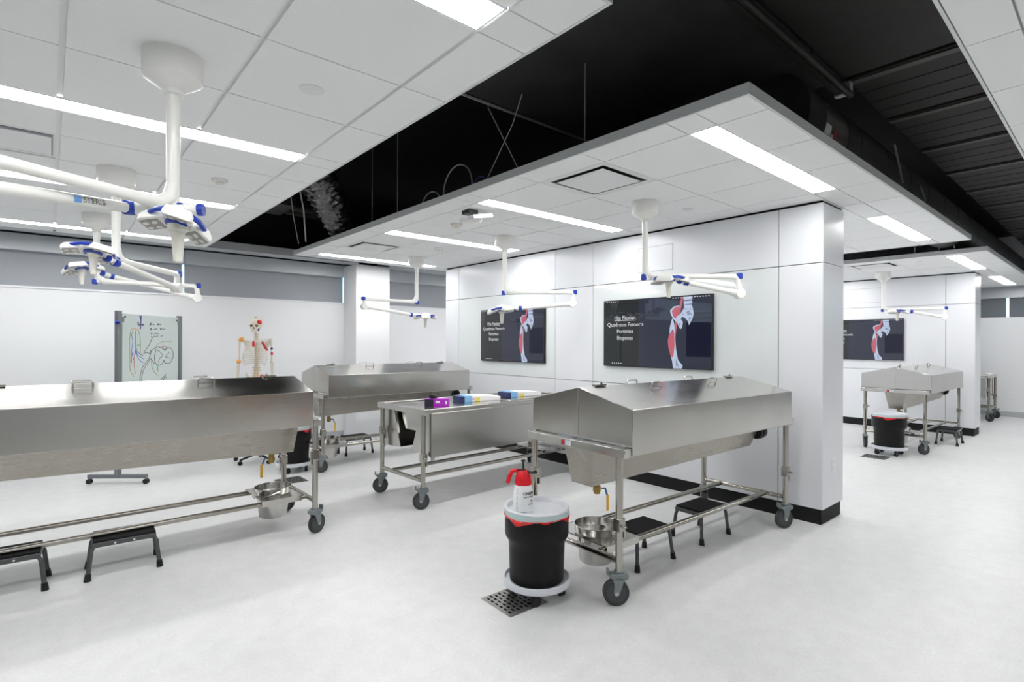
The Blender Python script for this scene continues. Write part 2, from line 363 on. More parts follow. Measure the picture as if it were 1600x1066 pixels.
# linear vent at the left also takes a tile
ceil_panel('ceiling.001', 'white tiled suspended ceiling at the left', xl, yl, lts + [(-0.56, 0.035, 4.04, 4.59)], wide=0.022, edge=('r', 'n', 'f'))
LL = ['bright ceiling strip light cut off by the top edge of the picture', 'long ceiling strip light behind the pole of the nearest left lamp', 'second ceiling strip light back in the left ceiling', 'farthest ceiling strip light in the left ceiling next to the blinds']
for (a, b), L in zip(LY, LL): strip_light(-1.16, 1.23, a, b, L)
s = MB().bb(XL, -1.765, 1.2, 7.64, H, H + 0.03).build('ceiling.002', 'tile_white', smooth=False); struct(s, 'white ceiling continuing beyond the left edge of the picture', 'ceiling')
s = MB().bb(XL, 0.9, YF, 0.44, H, H + 0.03).build('ceiling.003', 'tile_white', smooth=False); struct(s, 'white ceiling behind the camera', 'ceiling')
HG = 'ceiling strip lights outside the picture'
for (a, b) in LY[:3] + [(7.16, 7.32)]: strip_light(-4.6, -2.2, a, b, 'ceiling strip light outside the left edge of the picture', HG)
for x0 in (-4.6, -1.6): strip_light(x0, x0 + 2.3, -1.6, -1.4, 'ceiling strip light in the ceiling behind the camera', HG + ' behind')
xr = [0.95, 1.55, 2.165, 2.767, 3.367, 3.965, 4.565, 5.165, 5.765, 6.365, 6.965]
yr = [-1.96, -1.36, -0.76, -0.16, 0.27, 0.44]
ceil_panel('ceiling.004', 'white tiled suspended ceiling at the top right corner', xr, yr, [(2.767, 4.565, -0.76, -0.58)], wide=0.006, edge=('f', 'l'))
s = MB().bb(6.97, XR, YF, 0.44, H, H + 0.03).bb(0.95, 6.97, YF, -1.97, H, H + 0.03).build('ceiling.005', 'tile_white', smooth=False); struct(s, 'white ceiling beyond the right edge of the picture', 'ceiling')
strip_light(2.9, 4.5, -1.05, -0.87, 'ceiling strip light in the right ceiling outside the picture', HG + ' right').location.z = H - 0.012
for x0 in (1.2, 4.4, 8.2, 11.5): strip_light(x0, x0 + 1.8, -2.9, -2.72, 'ceiling strip light far right behind the camera', HG + ' far right').location.z = H - 0.012
for x0 in (8.2, 11.5): strip_light(x0, x0 + 1.8, -0.85, -0.67, 'ceiling strip light over the right aisle outside the picture', HG + ' aisle').location.z = H - 0.012
# cloud over the middle area
LY2 = [(1.475, 1.65), (3.48, 3.65), (5.12, 5.33), (7.06, 7.24)]
yc = [1.20, 1.475, 1.65, 2.26, 2.87, 3.48, 3.65, 4.10, 4.60, 5.12, 5.33, 5.90, 6.45, 7.06, 7.24, 7.47]
xc = [2.52, 2.75, 3.35, 3.95, 4.56, 5.18, 5.85, 6.42, 6.99, 7.56, 7.90]
lt2 = [(2.75, 4.56, a, b) for a, b in LY2] + [(5.85, 7.56, a, b) for a, b in LY2]
DIF = [(2.75, 3.35, 2.26, 2.87), (2.75, 3.35, 5.90, 6.45)]
ceil_panel('ceiling.006', 'floating white tiled ceiling raft over the two nearer screens', xc, yc, lt2 + DIF, wide=0.009)
L2 = ['wide bright ceiling strip light near the front corner of the ceiling raft', 'ceiling strip light on the raft beside the hung white device', 'third ceiling strip light back on the raft over the nearer screens', 'last ceiling strip light on the raft next to the white column']
for (a, b), L in zip(LY2, L2): strip_light(2.75, 4.56, a, b, L)
strip_light(5.85, 7.56, 1.475, 1.65, 'ceiling strip light right of the nearer partition wall')
for (a, b) in LY2[1:]: strip_light(5.85, 7.56, a, b, 'ceiling strip light hidden behind the nearer partition wall', 'lights behind the nearer partition')
xf = [8.97, 9.2, 9.8, 10.4, 11.08, 11.75, 12.45, 13.1, 13.75, 14.43, 14.75]
DIF2 = [(9.2, 9.8, 2.26, 2.87)]
lt3 = [(9.2, 11.08, a, b) for a, b in LY2] + [(12.45, 14.43, *LY2[0])]
ceil_panel('ceiling.007', 'farther floating white ceiling raft at the right', xf, yc, lt3 + DIF2, wide=0.009)
strip_light(9.2, 11.08, 1.475, 1.65, 'ceiling strip light above the farther lamp at the right')
strip_light(12.45, 14.43, 1.475, 1.65, 'farthest ceiling strip light at the right picture edge')
for (a, b) in LY2[1:]:
    strip_light(9.2, 11.08, a, b, 'ceiling strip light over the far area behind the partition', 'lights of the far area')

# ------------------------------------------------------------------ black plenum: ducts, panels, wires
t = thing('flat_duct', 'wide flat black duct above the gap between the ceilings', 'duct', (2.2, 2.22, 3.30))
for i, (a, b) in enumerate(((-2.0, -0.3), (-0.3, 1.37), (1.37, 1.9))):
    MB().bb(a + 0.004, b - 0.004, -0.92, 0.92, 0, 0.35).build('duct_section', 'duct_black', t, bevel=0.01)
MB().bb(-2.0, 1.9, 0.922, 0.930, -0.022, -0.004).build('flange', 'wire_grey', t)
for i, (a, b) in enumerate(((1.0, 4.1), (4.1, 5.07), (5.07, 6.1), (6.1, 7.12), (7.12, 8.15), (8.15, 9.2), (9.2, 10.3), (10.3, 11.4), (11.4, 12.5), (12.5, 14.9))):
    t = thing('deck_panel', ['smooth black deck panel right of the hanging pipe', 'black deck panel touching the pipe end', 'second black deck panel past the pipe end', 'third black deck panel past the pipe end', 'fourth black deck panel past the pipe end', 'fifth black deck panel past the pipe end', 'sixth black deck panel past the pipe end', 'seventh black deck panel past the pipe end', 'eighth black deck panel past the pipe end', 'last black deck panel past the pipe end'][i], 'ceiling panel', ((a + b) / 2, 0.82, 3.30), 0)
    hw = (b - a) / 2
    MB().bb(-hw + 0.012, hw - 0.03, -0.72, 0.46, 0, 0.12).build('sheet', 'panel_black', t, bevel=0.006)
    if i: MB().bb(-hw + 0.03, -hw + 0.09, -0.72, 0.46, -0.012, 0.0).build('seam_tape', mat('tape_black', (0.06, 0.058, 0.055), 0.5) if 'tape_black' not in M else 'tape_black', t)
    if i:
        for k in (1, 2, 3): MB().bb(-hw + 0.09 + k * (2 * hw - 0.1) / 4, -hw + 0.097 + k * (2 * hw - 0.1) / 4, -0.72, 0.46, -0.004, 0.0).build('rib', 'panel_black', t)
t = thing('hanging_pipe', 'black pipe and channel running along the deck', 'pipe', (2.75, 1.27, 3.22))
MB().cyl((-1.6, 0, 0), (1.43, 0, 0), 0.022).build('pipe', 'panel_black', t)
MB().bb(-1.6, 1.38, 0.03, 0.07, 0.0, 0.05).build('channel', 'panel_black', t)
MB().box((1.38, 0.03, 0.03), (0.05, 0.10, 0.08)).build('clamp', 'wire_grey', t)
t = thing('round_duct', 'long round black spiral duct beside the ceiling rafts', 'duct', (9.2, 1.62, 3.05))
MB().cyl((-5.5, 0, 0), (-5.22, 0, 0), 0.27, seg=32).cyl((-4.75, 0, 0), (5.6, 0, 0), 0.27, seg=32).build('duct_pipe', 'duct_black', t)
for k in range(14): MB().cyl((-4.5 + k * 0.7, 0, 0), (-4.46 + k * 0.7, 0, 0), 0.2725, seg=32).build('seam_ring', 'duct_black', t)
MB().cyl((-5.22, 0, 0), (-4.75, 0, 0), 0.262, seg=32).build('bare_joint', 'bare_metal', t, label='bare shiny metal joint')
for a, m_, dx, wd in ((196, 'fixture_white', -0.10, 0.10), (206, 'fixture_white', 0.0, 0.07), (200, 'nameplate_red', 0.03, 0.04)):
    b_ = MB()
    n_ = 5; x0_, x1_ = -5.05 + dx - wd / 2, -5.05 + dx + wd / 2; rr_ = 0.2645 if m_ != 'nameplate_red' else 0.2655
    L0 = [(x0_, rr_ * cos(radians(a - 7 + 14 * q / n_)), rr_ * sin(radians(a - 7 + 14 * q / n_))) for q in range(n_ + 1)]; L1 = [(x1_, y_, z_) for _, y_, z_ in L0]
    b_.add(L0 + L1, [(q, q + 1, q + 2 + n_, q + 1 + n_) for q in range(n_)]).build('warning_sticker', m_, t, smooth=False)
t = thing('flexible_duct', 'crumpled black flexible duct hanging down in the dark gap', 'duct', (1.75, 5.0, 3.25))
fx = MB(); loops = []
ax_ = Vector((1.0, 1.35, -0.36)).normalized(); e1 = ax_.cross(UPV := Vector((0, 0, 1))).normalized(); e2 = e1.cross(ax_)
for k in range(90):
    u = k / 89; c = Vector((0.05 + 1.0 * u, 0.15 + 1.35 * u, 0.02 - 0.40 * u + 0.06 * sin(u * 3))); L_ = []
    for q in range(30):
        a = 2 * pi * q / 30; rr_ = 0.205 - 0.06 * u + (0.013 if k % 3 == 0 else -0.006) + 0.012 * sin(q * 1.7 + k * 0.9) + random.uniform(-0.011, 0.011)
        L_.append(c + (e1 * cos(a) + e2 * sin(a)) * rr_ + ax_ * random.uniform(-0.006, 0.006))
    loops.append(L_)
fx.loft(loops).build('duct_hose', 'flex_black', t)
t = thing('box_duct', 'small black box duct with two thin pipes left in the gap', 'duct', (2.06, 6.82, 3.13))
MB().bb(-0.6, 0.18, -0.25, 0.35, 0, 0.3).build('duct_box', 'panel_black', t, bevel=0.008)
for y in (-0.12, 0.12): MB().cyl((0.18, y, 0.02), (1.15, y + 0.02, 0.02), 0.045).build('pipe', 'panel_black', t)
t = thing('black_wall', 'black wall closing the dark gap at its back end', 'wall panel', (2.0, 7.9, 2.80))
MB().bb(-0.55, 1.4, 0, 0.05, 0, 0.95).build('sheet', 'deck_black', t)
def wire(label, pts, r=0.006, m='wire_grey', name='cable'):
    o = MB().tube(pts, r, 6).build(name, m); tag(o, label, 'cable'); return o
def arc(c, r, a0, a1, ax, n=16): return [(c[0] + ax[0] * r * cos(radians(a0 + (a1 - a0) * k / n)), c[1] + ax[1] * r * cos(radians(a0 + (a1 - a0) * k / n)), c[2] + r * sin(radians(a0 + (a1 - a0) * k / n))) for k in range(n + 1)]
wire('large pale cable loop standing above the raft edge', arc((2.62, 3.75, 2.80), 0.21, -8, 188, (0.0, -1.0), 24), 0.006)
wire('smaller pale cable loop left of the large loop', arc((2.62, 4.17, 2.69), 0.18, 0, 180, (0.0, -1.0), 20), 0.006)
wire('violet cable curl beside the large pale loop', arc((2.62, 3.44, 2.74), 0.10, 0, 180, (0.0, -1.0)), 0.005, 'wire_blue')
wire('thin pale rod leaning over the raft edge', [(2.6, 3.35, 2.75), (2.55, 2.95, 3.1), (2.55, 2.85, 3.28)], 0.004)
wire('thin crossed wire hanging from the flat duct flange', [(2.5, 3.18, 3.28), (2.52, 3.05, 3.05), (2.62, 2.95, 2.76)], 0.004)
wire('long pale cable dropping in the dark gap near the box duct', [(2.1, 6.1, 3.3), (2.25, 6.35, 3.05), (2.42, 6.75, 2.76)], 0.008)
wire('thin dark cable beside the long pale cable', [(2.0, 6.1, 3.3), (2.2, 6.55, 3.0), (2.40, 6.95, 2.76)], 0.004)
for k, (y, lab) in enumerate(((5.3, 'hanger wire above the raft near the flexible duct'), (4.75, 'hanger wire above the raft left of the small cable loop'), (2.3, 'hanger wire above the raft near its front corner'))):
    wire(lab, [(2.6, y, 2.75), (2.6, y, 3.7)], 0.003, name='hanger_wire')
wire('pale strap around the round duct near its bare joint', [(5.6, 1.30, 2.90), (5.6, 1.36, 3.25)], 0.008)
wire('curved pale cable beside the round duct', [(6.35, 1.32, 2.76), (6.37, 1.30, 2.9), (6.33, 1.33, 3.02)], 0.007)
wire('cable arch above the farther ceiling raft', arc((8.98, 1.6, 2.76), 0.09, 0, 180, (0.2, 0.95)), 0.006)
wire('small hanger wire above the farther ceiling raft', [(9.0, 1.95, 2.75), (9.0, 1.95, 3.3)], 0.006, name='hanger_wire')

# ------------------------------------------------------------------ ceiling fittings
def diffuser(x0, x1, y0, y1, label):
    t = thing('air_diffuser', label, 'air vent', ((x0 + x1) / 2, (y0 + y1) / 2, H)); a, b = (x1 - x0) / 2, (y1 - y0) / 2
    fr = MB(); q = 0.05
    fr.bb(-a, a, -b, -b + q, 0.0, 0.01).bb(-a, a, b - q, b, 0.0, 0.01).bb(-a, -a + q, -b + q, b - q, 0.0, 0.01).bb(a - q, a, -b + q, b - q, 0.0, 0.01)
    fr.build('frame', 'fixture_white', t, smooth=False)
    MB().bb(-a + q, a - q, -b + q, b - q, 0.008, 0.011).build('throat', 'reveal_black', t, smooth=False)
    k = 0.085
    MB().loft([[(-a + k, -b + k, -0.004), (a - k, -b + k, -0.004), (a - k, b - k, -0.004), (-a + k, b - k, -0.004)], [(-a + k + .02, -b + k + .02, -0.012), (a - k - .02, -b + k + .02, -0.012), (a - k - .02, b - k - .02, -0.012), (-a + k + .02, b - k - .02, -0.012)]]).build('plate', 'fixture_white', t, smooth=False)
    st = MB()
    for sx in (-1, 1):
        for sy in (-1, 1): st.bb(sx * (a - 0.14) - 0.01, sx * (a - 0.14) + 0.01, sy * (b - 0.14) - 0.01, sy * (b - 0.14) + 0.01, -0.004, 0.009)
    st.build('bracket', 'fixture_white', t)
diffuser(*DIF[0], 'square plate air diffuser near the front of the raft')
diffuser(*DIF[1], 'square plate air diffuser near the back of the raft')
diffuser(*DIF2[0], 'square plate air diffuser on the farther raft')
t = thing('return_vent', 'rectangular framed air vent at the left edge of the picture', 'air vent', (-0.26, 4.315, H))
MB().bb(-0.29, 0.285, -0.27, 0.27, 0.006, 0.01).build('frame', 'fixture_white', t); MB().bb(-0.27, 0.272, -0.225, 0.225, 0.003, 0.007).build('throat', 'board_grey', t); MB().bb(-0.26, 0.264, -0.195, 0.195, -0.003, 0.005).build('plate', 'fixture_white', t)
def disc(x, y, r, h, label, name, cat, m='fixture_white', hub=False):
    t = thing(name, label, cat, (x, y, H))
    MB().lathe([(r, 0.001), (r, -h * 0.4), (r * 0.85, -h)], seg=24).build('cover', m, t)
    if hub: MB().lathe([(r * 0.5, -h * 0.9), (r * 0.5, -h * 1.5), (r * 0.38, -h * 1.9)], seg=16).build('sensor', 'lamp_cream', t)
    return t
disc(0.93, 2.526, 0.055, 0.007, 'flat round sprinkler cover in the left ceiling', 'sprinkler_cover', 'sprinkler')
disc(4.27, 2.57, 0.05, 0.007, 'flat round sprinkler cover on the raft above the large screen', 'sprinkler_cover', 'sprinkler')
disc(9.47, 2.0, 0.05, 0.007, 'flat round sprinkler cover on the farther raft', 'sprinkler_cover', 'sprinkler')
disc(0.94, 4.376, 0.055, 0.02, 'small round smoke detector in the left ceiling', 'smoke_detector', 'smoke detector', hub=True)
disc(3.08, 4.417, 0.06, 0.022, 'round cream smoke detector on the raft below the hung device', 'smoke_detector', 'smoke detector', 'lamp_cream', True)
disc(3.708, 5.704, 0.06, 0.022, 'small smoke detector on the raft near the middle lamp', 'smoke_detector', 'smoke detector', hub=True)
t = thing('ceiling_device', 'white box device hung under the raft on a dark bracket', 'device', (2.86, 3.86, H))
MB().bb(-0.05, 0.05, -0.02, 0.09, -0.035, 0).build('bracket', 'black_plastic', t)
MB().box((0.02, -0.03, -0.075), (0.22, 0.22, 0.035), Matrix.Rotation(radians(-12), 3, 'Y')).build('body', 'fixture_white', t, bevel=0.008)
MB().ell((-0.01, -0.02, -0.095), (0.085, 0.085, 0.03)).build('dome', 'lamp_white', t)

# ------------------------------------------------------------------ screens
def tq(tau, k): return tau / (tau + (1 - tau) / k) if k else tau
BONE = {
 'screen_bone': [
  [(1072,105),(1180,98),(1186,132),(1078,150)], [(1076,160),(1180,150),(1184,184),(1082,198)], [(1080,208),(1178,200),(1190,238),(1150,250),(1088,240)],
  [(1085,238),(1150,225),(1190,238),(1202,310),(1186,372),(1160,422),(1145,456),(1130,400),(1092,362),(1054,350),(1046,382),(1070,412),(1058,490),(1036,502),(1014,462),(1000,422),(972,400),(1000,350),(1040,312)],
  [(1032,210),(960,222),(912,270),(918,312),(948,372),(985,412),(1004,362),(1040,290)],
  [(930,392),(946,368),(962,430),(976,520),(978,640),(988,760),(1012,880),(1068,950),(1060,986),(950,986),(940,900),(928,850),(955,740),(966,560),(950,500),(905,562),(910,480)]],
 'screen_muscle': [
  [(1020,220),(965,238),(934,280),(944,330),(974,380),(1000,340),(1030,290)],
  [(1048,112),(1072,108),(1062,190),(1036,300),(1006,342),(1000,312),(1030,200)],
  [(950,512),(966,560),(970,700),(952,852),(920,830),(895,740),(885,650),(900,572)],
  [(975,410),(1000,425),(990,520),(978,600),(968,480)]],
 'screen_bone_shade': [[(1110,290),(1150,270),(1165,320),(1130,330)],[(1140,360),(1170,350),(1150,410)],[(985,860),(1010,930),(1000,980),(985,940)],[(1084,246),(1140,252),(1100,262)],[(1150,240),(1175,250),(1160,268)],[(1050,330),(1085,300),(1075,325)],[(1150,310),(1190,300),(1180,330)],[(1075,154),(1180,144),(1180,150),(1078,160)],[(1080,200),(1178,190),(1178,198),(1082,207)],[(1020,440),(1040,420),(1036,480)],[(1000,900),(1020,960),(1012,975)]]}
from mathutils.geometry import tessellate_polygon
def tv(x, y0, y1, z0, z1, label, big=1.0):
    t = thing('wall_screen', label, 'screen', (x, (y0 + y1) / 2, z0)); W = y1 - y0; Hh = z1 - z0; a = W / 2
    MB().bb(-0.03, -0.001, -a, a, 0, Hh).build('housing', 'bezel', t, bevel=0.002)
    e = 0.008
    MB().bb(-0.0308, -0.0302, a - 0.36 * W, a - e, e, Hh - e).build('display', 'screen_left', t, smooth=False)
    MB().bb(-0.0308, -0.0302, -a + e, a - 0.36 * W, e, Hh - e).build('display', 'screen', t, smooth=False)
    MB().bb(-0.0312, -0.0308, -a + e * 2, -a + 0.21 * W, Hh * 0.17, Hh * 0.63).build('dark_reflection', 'screen_reflection', t, smooth=False)  # dark navy room reflection painted onto the display as a flat panel
    def put(sx, ty): return (-0.0316, a - sx * W, Hh * (1 - ty))
    for m, polys in BONE.items():
        b = MB(); off = {'screen_bone': 0, 'screen_muscle': -0.0006, 'screen_bone_shade': -0.001}[m]
        for pl in polys:
            q = []
            for (px, py) in pl:
                tau = (px - 90) / 1340.0; top = 160 - 100 * tau; bot = 960 + 45 * tau
                sx = tau * 1.18 / (tau * 1.18 + (1 - tau)); v = put(sx, (py - top) / (bot - top)); q.append(Vector((v[0] + off, v[1], v[2])))
            tri = tessellate_polygon([q]); b.add(q, [tuple(i) for i in tri])
        b.build('bone_picture' if m != 'screen_muscle' else 'muscle_picture', m, t, smooth=False)
    for (txt, sx, ty, sz) in (('Hip Flexion', 0.225, 0.275, 0.082), ('Quadratus Femoris', 0.225, 0.375, 0.082), ('Pectinius', 0.225, 0.475, 0.082), ('Iliopsoas', 0.225, 0.575, 0.082)):
        vs, fs = text_mesh(txt, sz * Hh * 1.03, bold=0.0)
        c = put(sx, ty)
        b = MB().add([(c[0], c[1] - vx, c[2] + vy) for vx, vy, _ in vs], fs)
        if txt.startswith('Hip'):
            wmax = max(v[0] for v in vs); b.bb(c[0] - 0.0001, c[0] + 0.0001, c[1] - wmax, c[1] + wmax, c[2] - 0.030, c[2] - 0.026)
        b.build('text_line', 'screen_text', t, smooth=False)
    ic = MB()
    for k in range(5): ic.bb(-0.0317, -0.0312, a - 0.10 * W - k * 0.03, a - 0.10 * W - k * 0.03 + 0.012, 0.03, 0.04)
    for k in range(14): ic.bb(-0.0317, -0.0312, -a + 0.03 + k * 0.03, -a + 0.045 + k * 0.03, Hh - 0.024, Hh - 0.017)
    for k in range(7): ic.bb(-0.0317, -0.0312, a - 0.03 - k * 0.03, a - 0.015 - k * 0.03, Hh - 0.022, Hh - 0.016)
    ic.build('menu_icons', 'screen_text', t, smooth=False)
    return t
tv(4.82, 2.615, 3.942, 1.244, 1.981, 'large wall screen with hip anatomy slide behind the right covered table')
tv(4.82, 4.913, 6.243, 1.24, 1.975, 'wall screen with hip anatomy slide left of the larger looking one')
tv(X2, 2.62, 3.95, 1.215, 1.955, 'farthest wall screen seen past the right end of the nearer wall')
# wall outlets
for (loc, rz, lab) in (((5.06, 1.66, 0.47), pi / 2, 'white wall outlet on the end of the nearer partition wall'), ((XR, 1.58, 0.41), 0, 'white wall outlet on the far right wall'), ((X2, 3.2, 0.45), 0, 'white wall outlet low on the farther partition wall'), ((X2 + 0.24, 1.66, 0.5), pi / 2, 'white outlet on the end of the farther partition wall')):
    t = thing('wall_outlet', lab, 'outlet', loc, rz)
    MB().bb(-0.008, -0.0005, -0.037, 0.037, -0.06, 0.06).build('cover_plate', 'outlet', t, bevel=0.002)
    MB().bb(-0.011, -0.008, -0.017, 0.017, 0.010, 0.042).bb(-0.011, -0.008, -0.017, 0.017, -0.042, -0.010).build('socket', 'fixture_white', t)
    t['category'] = 'outlet'

# ------------------------------------------------------------------ dissection tables
A_, B_, ZR, AH, BH, ZE, ZG, ZB, LA, LB = 1.06, 0.424, 0.899, 0.998, 0.4316, 1.119, 1.220, 0.856, 1.037, 0.368
def caster(par, x, y, yaw):
    f = MB()
    f.prism([(-0.030, 0.150), (-0.058, 0.165), (-0.060, 0.178), (0.034, 0.190), (0.050, 0.180), (0.050, 0.160), (0.030, 0.150)], -0.030, 0.030, 'y')
    for sgn in (-1, 1):
        y0, y1 = sorted((sgn * 0.024, sgn * 0.030))
        f.prism([(-0.042, 0.165), (0.030, 0.165), (0.012, 0.110), (-0.005, 0.062), (-0.030, 0.062), (-0.036, 0.080), (-0.032, 0.120)], y0, y1, 'y')
    f.box((-0.066, 0, 0.192), (0.012, 0.035, 0.034)).box((0.0, 0, 0.192), (0.05, 0.05, 0.01))
    c = f.build('caster', 'caster_grey', par, bevel=0.003, loc=(x, y, 0), rotz=yaw)
    MB().tube([(-0.018, -0.020, 0.075), (-0.018, -0.016, 0.075), (-0.018, 0.016, 0.075), (-0.018, 0.020, 0.075)], [0.070, 0.075, 0.075, 0.070], 28).build('tyre', 'rubber', c)
    MB().cyl((-0.018, -0.0215, 0.075), (-0.018, 0.0215, 0.075), 0.054, seg=24).build('wheel_disc', 'wheel_core', c)
    MB().cyl((-0.018, -0.033, 0.075), (-0.018, 0.033, 0.075), 0.012, seg=10).build('axle', 'steel_tube', c)
    return c
def base_frame(t, yaws, sh=-1):
    # top rail: channel frame
    MB().bb(-A_, -A_ + 0.055, -B_, B_, 0.846, ZR).bb(A_ - 0.055, A_, -B_, B_, 0.846, ZR).bb(-A_ + 0.055, A_ - 0.055, -B_, -B_ + 0.05, 0.852, ZR).bb(-A_ + 0.055, A_ - 0.055, B_ - 0.05, B_, 0.852, ZR).build('top_rail', 'steel', t, bevel=0.004)
    for i, (sx, sy) in enumerate(((-1, -1), (-1, 1), (1, -1), (1, 1))):
        x, y = sx * LA, sy * LB
        MB().cyl((x, y, 0.19), (x, y, 0.848), 0.0215, seg=18).build('leg', 'steel_tube', t)
        zc = (0.46, 0.62)[i % 2]
        g = MB().box((x, y, zc), (0.05, 0.05, 0.075)).cyl((x - 0.01, y - 0.025, zc), (x - 0.01, y - 0.06, zc), 0.008, seg=8).box((x + 0.028, y - 0.01, zc - 0.03), (0.012, 0.02, 0.10))
        g.build('leg_clamp', 'steel_tube', t, bevel=0.003)
        caster(t, x, y, yaws[i])
    for x in (-LA, LA): MB().cyl((x, -LB + 0.02, 0.25), (x, LB - 0.02, 0.25), 0.0185).build('cross_bar', 'steel_tube', t)
    for y in (-0.205, 0.195): MB().cyl((-LA + 0.017, y, 0.252), (LA - 0.017, y, 0.252), 0.0185).build('lower_rail', 'steel_tube', t)
    # bucket shelf with round hole
    cx, cy, r = 0.835 * sh, -0.005, 0.135
    n = 32; hx, hy = 0.15, 0.195
    out = []; inn = []
    for k in range(n):
        a = 2 * pi * k / n; q = 1 / max(abs(cos(a)), abs(sin(a)) * 1.0)
        ox, oy = cos(a) * q, sin(a) * q
        out.append((cx + ox * hx, cy + oy * hy)); inn.append((cx + r * cos(a), cy + r * sin(a)))
    MB().loft([[(p[0], p[1], 0.270) for p in out], [(p[0], p[1], 0.278) for p in out], [(p[0], p[1], 0.278) for p in inn], [(p[0], p[1], 0.270) for p in inn], [(p[0], p[1], 0.270) for p in out]], cap=False).bb(cx - hx, cx + hx, -0.235, -0.228, 0.235, 0.278).bb(cx - hx, cx + hx, 0.218, 0.225, 0.235, 0.278).bb(cx - hx, cx + hx, -0.232, -0.2, 0.2705, 0.277).bb(cx - hx, cx + hx, 0.19, 0.222, 0.2705, 0.277).build('bucket_shelf', 'steel', t, smooth=False)
def covered_table(label, x, y, rz):
    t = thing('dissection_table', label, 'table', (x, y, 0), rz, 'covered steel dissection tables')
    base_frame(t, (radians(-38), radians(25), radians(-25), radians(40)))
    for sg in (-1, 1):
        poly = [(0.001, ZR + 0.003), (0.001, ZG), (BH, ZE), (BH, ZB), (BH - 0.0045, ZB), (BH - 0.0045, ZR + 0.003)]
        poly = [(sg * a, b) for a, b in poly]
        hd = MB().prism(poly, -AH, AH, 'x').build('hood_half', 'steel', t, bevel=0.004)
        for hx in (-0.33, 0.38):
            yy = 0.10; zz = ZG - (ZG - ZE) * yy / BH - 0.004
            n = Vector((0, sg * (ZG - ZE), BH)).normalized(); sl = Vector((0, sg * BH, -(ZG - ZE))).normalized()
            c = Vector((hx, sg * yy, zz))
            pts = [c + Vector((-0.05, 0, 0)), c + Vector((-0.052, 0, 0)) + n * 0.034, c + Vector((-0.045, 0, 0)) + n * 0.042, c + Vector((0.045, 0, 0)) + n * 0.042, c + Vector((0.052, 0, 0)) + n * 0.034, c + Vector((0.05, 0, 0))]
            MB().tube(pts, 0.0055, 8).build('handle', 'steel_bright', hd)
            bt = MB(); bt.bb(hx - 0.06, hx + 0.06, sg * yy - 0.004, sg * yy + 0.004, zz + 0.001, zz + 0.007); bt.build('handle_base', 'steel_bright', hd)
    for hx in (-0.80, 0.80): MB().box((hx, 0, ZG + 0.006), (0.10, 0.035, 0.008)).cyl((hx + 0.02, 0, ZG + 0.01), (hx + 0.02, 0, ZG + 0.022), 0.007, seg=8).build('ridge_hinge', 'steel_tube', t)
    # pan hung below
    top = [(-0.995, -0.13), (0.92, -0.23), (0.92, 0.23), (-0.995, 0.13)]
    zt = 0.850
    bot = [(-0.965, -0.085, 0.603), (0.80, -0.19, 0.672), (0.80, 0.19, 0.672), (-0.965, 0.085, 0.603)]
    MB().loft([[(a, b, zt) for a, b in top], bot]).build('pan', 'steel_pan', t, smooth=False)
    v = MB().cyl((-0.82, 0, 0.52), (-0.82, 0, 0.612), 0.021, seg=14).cyl((-0.82, 0, 0.535), (-0.82, 0, 0.565), 0.027, seg=6).build('drain_valve', 'brass', t)
    MB().tube([(-0.805, -0.028, 0.555), (-0.78, -0.035, 0.555), (-0.762, -0.035, 0.51)], 0.007, 8).build('valve_stem', 'valve_blue', v)
    MB().box((-0.755, -0.035, 0.455), (0.022, 0.008, 0.105)).build('valve_handle', 'yellow', v, bevel=0.004)
    MB().cyl((0.86, -0.20, 0.775), (0.965, -0.20, 0.775), 0.055, seg=18).cyl((0.90, -0.20, 0.775), (0.92, -0.20, 0.775), 0.060, seg=18).build('exhaust_port', 'black_plastic', t)
    p = MB().bb(-A_ - 0.002, -A_, 0.055, 0.085, 0.857, 0.888).build('name_plate', 'nameplate_red', t, label='red square of the maker plate')
    MB().bb(-A_ - 0.002, -A_, 0.0, 0.052, 0.857, 0.888).build('name_plate', 'nameplate_grey', t)
    return t
T1 = covered_table('covered steel dissection table in front of the large screen', 3.5246, 2.2474, radians(-2.12))
T3 = dup(T1, (0.544, 4.558, 0), radians(180.12), 'covered steel dissection table cut off by the left picture edge')
T4 = dup(T1, (3.422, 6.453, 0), radians(-0.04), 'covered steel dissection table farthest back beside the white column')
T5 = dup(T1, (10.019, 2.172, 0), radians(-0.80), 'covered steel dissection table far right in front of the farthest screen', scale=0.9644)
def open_table(label, x, y, rz):
    t = thing('open_table', label, 'table', (x, y, 0), rz, 'steel tables with folded down covers')
    base_frame(t, (radians(-30), radians(-35), radians(20), radians(40)), 1)
    MB().bb(-A_ + 0.03, A_ - 0.03, -B_ + 0.03, B_ - 0.03, 0.872, 0.884).build('table_top', 'steel_bright', t, smooth=False)
    for sg in (-1, 1):
        poly = [(sg * 0.435, 0.862), (sg * 0.435, 0.465), (sg * 0.10, 0.485), (sg * 0.235, 0.842)]
        MB().prism(poly, -0.99, 0.99, 'x').build('folded_cover', 'steel', t, bevel=0.003)
        MB().bb(-1.0, -0.96, sg * 0.437 - 0.004, sg * 0.437 + 0.004, 0.44, 0.86).build('cover_edge', 'steel', t)
    MB().prism([(-0.21, 0.868), (0.21, 0.868), (0.10, 0.66), (-0.10, 0.66)], -0.93, 0.93, 'x').build('pan', 'steel', t)
    return t
T2 = open_table('open steel table with glove box and packs on it, in the middle', 3.574, 4.572, radians(1.90))
T6 = dup(T2, (14.23, 2.85, 0), radians(90), 'open steel table half hidden behind the farther partition wall')

